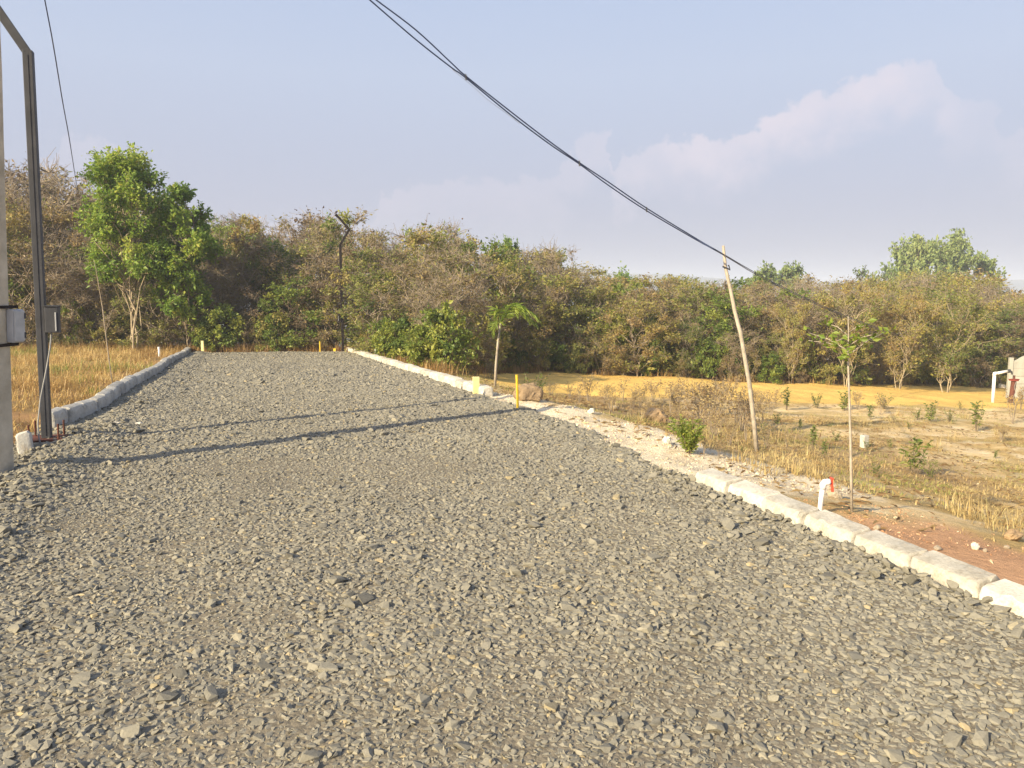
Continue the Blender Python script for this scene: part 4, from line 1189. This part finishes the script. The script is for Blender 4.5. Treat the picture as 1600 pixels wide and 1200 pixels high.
# ---- thin sapling with flat tiers of leaves
p = gp(1331, 800); Dp = p.y
r = thing('sapling', p, 'thin straight sapling with flat tiers of bright green leaves on the sandy plot', 'sapling')
m = MB()
m.tube([at(px, py, Dp) - p for px, py in ((1331, 806), (1330, 750), (1329, 690), (1327, 620), (1325, 560), (1326, 520), (1325, 494))], [.0115, .011, .010, .009, .007, .005, .003], 7)
tiers = [((1325, 548), (1262, 532), .0), ((1325, 548), (1284, 523), .25), ((1326, 540), (1362, 520), -.1), ((1326, 525), (1300, 506), .1), ((1326, 540), (1352, 538), .3),
         ((1325, 555), (1405, 517), .15), ((1326, 520), (1338, 508), -.15), ((1325, 565), (1300, 545), -.25), ((1326, 535), (1290, 530), -.2), ((1326, 530), (1360, 530), .2)]
LP = []; LD = []
for (a, b, dy) in tiers:
    A_ = at(*a, Dp) - p; B_ = at(*b, Dp) - p; B_.y += dy
    mid = (A_ + B_) / 2 + Vector((0, 0, .02)); m.tube([A_, mid, B_], [.005, .004, .002], 5)
    for k in range(15):
        f = rg.uniform(.25, 1.08); c = np.array(A_) * (1 - f) + np.array(B_) * f + rg.normal(0, .018, 3)
        d_ = rg.normal(size=3); d_[2] = abs(d_[2]) * .5; d_ /= np.linalg.norm(d_); LP.append(c); LD.append(d_)
m.build('stem', M['timber'], r, smooth=True)
LP = np.array(LP); LD = np.array(LD); L = rg.uniform(.035, .072, len(LP))
link('leaves', leaf_mesh('leaves', leaves_np(LP, LD, L, L * .55, rg), rg.random(len(LP)) * .8 + .1, M['palmleaf']), r)
# bare stick by the left kerb
p = gp(178, 610); r = thing('dry_plant', p, 'single thin dry stem standing in the golden grass behind the left kerb', 'plant')
m = MB(); m.tube([at(px, py, p.y) - p for px, py in ((178, 615), (170, 560), (160, 480), (150, 420), (146, 405))], [.014, .012, .009, .006, .003], 6); m.build('stem', M['twig'], r, smooth=True)
m = MB(); m.tube([at(165, 520, p.y) - p, at(172, 492, p.y) - p, at(178, 478, p.y) - p], [.006, .004, .002], 5); m.build('side_shoot', M['twig'], r)

# ---- weeds
def gen_weed(seed, h, r, nst, nl, ll, stem, leaf, dry=False):
    rng = np.random.default_rng(seed); m = MB(); LP = []; LD = []
    for k in range(nst):
        a = rng.uniform(0, 6.28); q = r * rng.random() ** .6; hh = h * rng.uniform(.55, 1)
        e_ = np.array([math.cos(a) * q, math.sin(a) * q, hh]); b_ = np.array([math.cos(a), math.sin(a), 0]) * .03 * rng.random() + np.array([0, 0, -.03])
        md = b_ * .4 + e_ * .6; md[:2] *= .6; md[:2] += rng.normal(0, .03, 2)
        m.tube([b_, md, e_], [.006, .0045, .002], 4, False)
        P0 = np.array([b_, md, e_])
        subs = [(P0, nl)]
        if dry:
            for j in range(5):
                f = rng.uniform(.4, .95); s0 = b_ * (1 - f) ** 2 + md * 2 * f * (1 - f) + e_ * f * f
                e2 = s0 + np.array([rng.normal(0, .11), rng.normal(0, .11), rng.uniform(.04, .2)]) * h / .8
                m.tube([s0, (s0 + e2) / 2 + rng.normal(0, .01, 3), e2], [.0035, .003, .0015], 3, False); subs.append((np.array([s0, (s0 + e2) / 2, e2]), nl // 3))
        for Pp, n in subs:
            f = rng.uniform(.2 if not dry else .5, 1, n)[:, None]
            LP.append(Pp[0] * (1 - f) ** 2 + Pp[1] * 2 * f * (1 - f) + Pp[2] * f * f + rng.normal(0, .012, (n, 3)))
            D = rng.normal(size=(n, 3)); D[:, 2] = D[:, 2] * .5 + .15; LD.append(D / np.linalg.norm(D, axis=1)[:, None])
    P = np.concatenate(LP); D = np.concatenate(LD); L = ll * rng.uniform(.6, 1.3, len(P))
    return m.mesh('stem', M[stem], smooth=True), leaf_mesh('leaves', leaves_np(P, D, L, L * .42, rng), np.clip(rng.normal(.5, .25, len(P)), 0, 1), M[leaf])
GW = [gen_weed(700 + i, .6, (.14, .22, .17, .26)[i], (5, 9, 4, 11)[i], (26, 20, 34, 18)[i], (.075, .06, .085, .055)[i], 'bark', 'leaf_weed') for i in range(4)]
DW = [gen_weed(720 + i, .8, (.2, .34, .28, .42)[i], (5, 9, 7, 12)[i], 14, .05, 'twig', 'leaf_dryweed', True) for i in range(4)]
BUSH = gen_weed(740, .6, .36, 34, 46, .062, 'bark', 'leaf_green')
p = gp(1076, 708); put_tree(BUSH, p, .6, at(1076, 652, p.y).z - p.z, 1.05, 'dense green weed bush at the foot of the pale rubble bank', 'bush', 'bush', trunkname='stem', crownname='leaves')
gw = [(1229, 641, 28), (1277, 638, 22), (1318, 642, 27), (1382, 639, 22), (1360, 656, 19), (1433, 656, 16), (1453, 659, 26), (1483, 659, 17), (1526, 674, 38), (1420, 671, 11), (1429, 740, 50),
      (1451, 748, 28), (1270, 702, 30), (1354, 704, 15), (1214, 664, 15), (1160, 710, 13), (1193, 684, 19), (1366, 743, 20), (1555, 716, 11), (838, 624, 37), (1288, 716, 22), (1305, 690, 15), (1390, 700, 12), (1500, 640, 12), (1250, 672, 14)]
for i, (px, py, hp) in enumerate(gw):
    p = gp(px, py); random.seed(900 + i)
    w_lab = 'green leafy weed on the sandy plot'
    if px == 838: lab, g = 'tall green weed between the yellow stake and brown boulder', None
    elif px == 1526: lab, g = 'bushiest green weed at the right of the sandy plot', None
    elif px == 1429: lab, g = 'tallest green weed in the middle of the sandy plot', None
    elif py < 662: lab, g = 'green weed along the near side of the ochre strip', 'green weeds by the ochre strip'
    elif px < 1330: lab, g = 'green weed on the plot between the timber pole and sapling', 'green weeds left of the sapling'
    else: lab, g = 'low green weed on the plot right of the sapling', 'green weeds right of the sapling'
    put_tree(GW[i % 4], p, .6, hp * p.y / F * 1.25, 1.15, lab, 'weed', 'weed', g, trunkname='stem', crownname='leaves')
dw = [(1048, 650, 44), (1072, 640, 40), (1104, 652, 52), (1118, 682, 56), (1140, 645, 46), (1158, 674, 50), (1088, 690, 46), (1050, 672, 34), (1190, 668, 40), (955, 645, 30), (990, 640, 34), (1020, 628, 30), (905, 632, 28), (1198, 700, 34), (919, 628, 38), (945, 630, 26), (973, 628, 30), (1000, 636, 28), (1060, 655, 45), (1094, 668, 60), (1127, 668, 62), (1150, 665, 50), (1085, 640, 35), (1115, 640, 38), (1165, 690, 46), (1205, 650, 34), (890, 622, 22),
      (860, 620, 20), (1035, 640, 26), (1110, 690, 40), (1140, 700, 40), (1185, 640, 28), (1582, 662, 46), (1340, 640, 24), (1375, 648, 28), (1565, 690, 24), (1460, 650, 18), (1230, 700, 26), (1595, 640, 30), (1060, 630, 28), (985, 650, 22), (1130, 630, 30),
      (1012, 655, 30), (1172, 660, 34), (1100, 712, 30), (1125, 716, 26)]
for i, (px, py, hp) in enumerate(dw):
    p = gp(px, py); random.seed(1000 + i)
    if px < 1030: lab, g = 'dry brown weed behind the pale rubble left of the ochre boulder', 'dry weeds left of the boulder'
    elif px < 1215: lab, g = 'dry brown branching weed clustered around the timber pole', 'dry weeds round the timber pole'
    else: lab, g = 'dry brown weed scattered on the sandy plot at right', 'dry weeds on the sandy plot'
    put_tree(DW[i % 4], p, .8, hp * p.y / F * 1.25, 1.1, lab, 'weed', 'dry_weed', g, trunkname='stem', crownname='leaves')

# ------------------------------------------------------------------ grass (uncountable)
def grass(name, bx_, by_, hgt, mat, rng, tint, width=.006, bend=.5, label='', ang=None):
    n = len(bx_); z = ground(bx_, by_) - .01
    a = rng.uniform(0, 6.28, n) if ang is None else ang + rng.normal(0, .5, n); ln = hgt; le = bend * np.abs(rng.normal(.5, .35, n))
    dx, dy = np.cos(a), np.sin(a); fx, fy = -dy, dx
    w = width * rng.uniform(.6, 1.3, n)
    def P(f, k):
        off = le * ln * f ** 2
        return bx_ + dx * off + fx * w * k, by_ + dy * off + fy * w * k, z + ln * f * (1 - .25 * le * f)
    V = np.stack([np.stack(P(0, -1), -1), np.stack(P(0, 1), -1), np.stack(P(.55, .7), -1), np.stack(P(.55, -.7), -1), np.stack(P(1, 0), -1)], 1)
    b = np.arange(n)[:, None] * 5
    fl = np.concatenate([b + np.array([0, 1, 2, 3]), b + np.array([3, 2, 4])], 1).ravel()
    me = mesh_np(name, V.reshape(-1, 3), fl, np.tile([4, 3], n), mat, np.repeat(tint, 2))
    o = link(name, me); tag(o, label, 'grass', kind='stuff'); return o
rng = np.random.default_rng(55)
def clumps(cx, cy, per, spread, rng):
    n = len(cx); r = rng.normal(0, 1, (n, per, 2)) * spread[:, None, None]
    return (cx[:, None] + r[..., 0]).ravel(), (cy[:, None] + r[..., 1]).ravel()
# left golden grass
n = 4300
cx = rng.uniform(-24, -4, n); cy = rng.uniform(8, 31.5, n); s, t = st(cx, cy)
k = (s < -2.35) & (s > -11) & (rng.random(n) < np.clip(fbm(cx * .6, cy * .6, 91) * 2.2 - .35, .1, 1)) & (t > 7.5) & (cy < forest_edge(cx) + .5); cx, cy = cx[k], cy[k]
x, y = clumps(cx, cy, 30, rng.uniform(.08, .25, len(cx)), rng)
s, t = st(x, y); k = s < -2.3; x, y = x[k], y[k]; s = s[k]
hh = (.10 + .5 * rng.beta(1.3, 2.8, len(x))) * (.3 + 1.15 * fbm(x * .9, y * .9, 93)) * (.6 + .4 * sstep(-2.3, -3.6, s))
tt = np.clip(rng.normal(.5, .16, len(x)) + (fbm(x * 1.1, y * 1.1, 94) - .5) * 1.1, 0, .95); g_ = fbm(x * .8, y * .8, 95) > .66; tt[g_] = 1
grass('golden_grass', x, y, hh, M['grass_gold'], rng, tt, .007, 1.7, 'tall dry golden grass behind the left kerb')
# field grass
n = 11000
s = 4.6 + 26 * rng.beta(1, 1.9, n); t = rng.uniform(1.5, 26, n); cx, cy = xy(s, t)
den = fbm(cx * .55, cy * .55, 97); nearbank = (1 - sstep(6, 11, s)) * sstep(5, 8, t)
k = (cy < np.interp(cx, LOX, LOY) + .5) & (s > 5.0 + (t > T0) * .25 + (rng.random(n) - .5) * .5) & (rng.random(n) < np.clip((den - .42) * 3.4 + .25 * nearbank + .06 - .3 * (1 - sstep(5, 8, t)) * (1 - sstep(6, 8, s)), .03, 1)) & (cx < cy * .75 + 3); cx, cy = cx[k], cy[k]
x, y = clumps(cx, cy, 26, rng.uniform(.05, .22, len(cx)), rng)
hh = (.022 + .12 * rng.beta(1.1, 3.4, len(x))) * (.4 + 1.1 * fbm(x * 1.2, y * 1.2, 99))
gr = fbm(x * .5, y * .5, 98); tt = np.clip(rng.normal(.45, .18, len(x)) + (fbm(x * .8, y * .8, 96) - .5) * 1.3, 0, .8); k = (gr > .53) & (rng.random(len(x)) < .65); tt[k] = rng.uniform(.85, 1, k.sum())
grass('field_grass', x, y, hh, M['grass_field'], rng, tt, .005, 2.3, 'short dry grass tufts over the sandy plot')
# fallen leaves and broken straw lying on the plot
n = 26000
s = 4.2 + 24 * rng.beta(1, 1.8, n); t = rng.uniform(1, 26, n); x, y = xy(s, t)
k = (y < np.interp(x, LOX, LOY)) & (rng.random(n) < np.clip((fbm(x * .8, y * .8, 88) - .38) * 4, .05, 1)); x, y = x[k], y[k]
m_ = len(x); P = np.stack([x, y, ground(x, y) + .008 + .012 * rng.random(m_)], -1)
D = rng.normal(size=(m_, 3)); D[:, 2] *= .18; D /= np.linalg.norm(D, axis=1)[:, None]
L = rng.uniform(.03, .16, m_)
o = link('dry_litter', leaf_mesh('dry_litter', leaves_np(P, D, L, np.clip(L * .25, .008, .03), rng), np.clip(rng.normal(.4, .25, m_), 0, 1), M['leaf_dryweed']))
tag(o, 'fallen dry leaves and straw littering the sandy plot', 'litter', kind='stuff')
# taller tufts seen in the field
spots = [(1330, 735, 22), (1290, 700, 24), (1410, 720, 22), (1350, 665, 18), (1400, 650, 18), (1490, 690, 22), (1560, 680, 22), (1510, 655, 18), (1270, 660, 20), (1230, 690, 26), (1490, 800, 40), (1510, 810, 46), (1560, 825, 42), (1580, 838, 40), (1455, 700, 26), (1465, 705, 30), (1440, 700, 22), (1545, 815, 40), (1270, 745, 30), (1240, 740, 34), (1220, 725, 30), (1480, 790, 30), (1300, 730, 24), (1200, 740, 26),
         (1260, 715, 26), (1150, 720, 30), (1180, 728, 26), (1590, 820, 36), (1110, 700, 40), (1140, 685, 44), (1000, 660, 30), (960, 640, 26), (1210, 690, 34), (1170, 700, 40), (1060, 650, 40)]
X, Y, H, AN = [], [], [], []
for px, py, hp in spots:
    p = gp(px, py)
    for q in range(44):
        u_, v_ = rng.normal(0, .07), rng.normal(0, .08)
        X.append(p.x + u_); Y.append(p.y + v_); AN.append(math.atan2(v_, u_)); H.append(hp * p.y / F * rng.uniform(.35, 1.2))
X, Y, H = map(np.array, (X, Y, H))
grass('tall_tufts', X, Y, H, M['grass_field'], rng, np.clip(rng.normal(.5, .2, len(X)), 0, .8), .004, 1.3, 'taller straw coloured grass tufts on the sandy plot', np.array(AN))
# rust coloured dry grass along the road end and thicket edge
n = 1500
cx = rng.uniform(-20, 24, n); cy = forest_edge(cx) + rng.normal(.2, .55, n); s, t = st(cx, cy)
k = ~((s > SL - .2) & (s < SR + .3) & (cy < YEND + .25)) & (rng.random(n) < np.where(cx > 1, .12, 1)); cx, cy = cx[k], cy[k]
x, y = clumps(cx, cy, 24, rng.uniform(.1, .3, len(cx)), rng)
k = ~((st(x, y)[0] > SL - .2) & (st(x, y)[0] < SR + .2) & (y < YEND + .2)); x, y = x[k], y[k]
grass('thicket_grass', x, y, rng.uniform(.12, .5, len(x)), M['grass_gold'], rng, np.clip(rng.normal(.2, .2, len(x)), 0, .9), .008, .9, 'rust coloured dry grass along the foot of the thicket')

# ------------------------------------------------------------------ far hills and air
hx = np.linspace(-2600, 2600, 160); hy = np.linspace(1150, 1950, 30)
HX, HY = np.meshgrid(hx, hy)
pxh = 800 + F * HX / HY
ridge = np.interp(pxh, [-2000, 0, 600, 960, 1040, 1120, 1300, 1500, 1620, 2500], [424, 430, 432, 429, 428, 434, 441, 440, 436, 430])
HZ = EYE + (455 - ridge) / F * 1550 + (fbm(HX * .005, HY * .005, 7) - .5) * 9
prof = np.sin(np.clip((HY - 1150) / 800, 0, 1) * math.pi) ** .8
HZ = -75 + (HZ + 75) * prof
ny, nx = HX.shape; idx = np.arange(nx * ny).reshape(ny, nx)
q = np.stack([idx[:-1, :-1], idx[:-1, 1:], idx[1:, 1:], idx[1:, :-1]], -1).reshape(-1, 4)
tag(link('hills', mesh_np('hills', np.stack([HX, HY, HZ], -1).reshape(-1, 3), q.ravel(), np.full(len(q), 4), M['hill'], smooth=True)), kind='structure')
HAZE = True
if HAZE:
    zl = min(float(ZG.min()), -75) - 1
    m = MB(); m.box((0, 0, (zl + 40) / 2), (11600, 11600, 40 - zl))
    mt, nt, out = new_mat('haze_air')
    pv = nt.nodes.new('ShaderNodeVolumePrincipled'); pv.inputs['Color'].default_value = (.76, .83, 1.0, 1); pv.inputs['Density'].default_value = .0009
    pv.inputs['Anisotropy'].default_value = .0
    nt.links.new(pv.outputs[0], out.inputs['Volume'])
    o = m.build('haze', mt); tag(o, 'thin pale haze filling the air over the whole land', 'haze', kind='stuff')
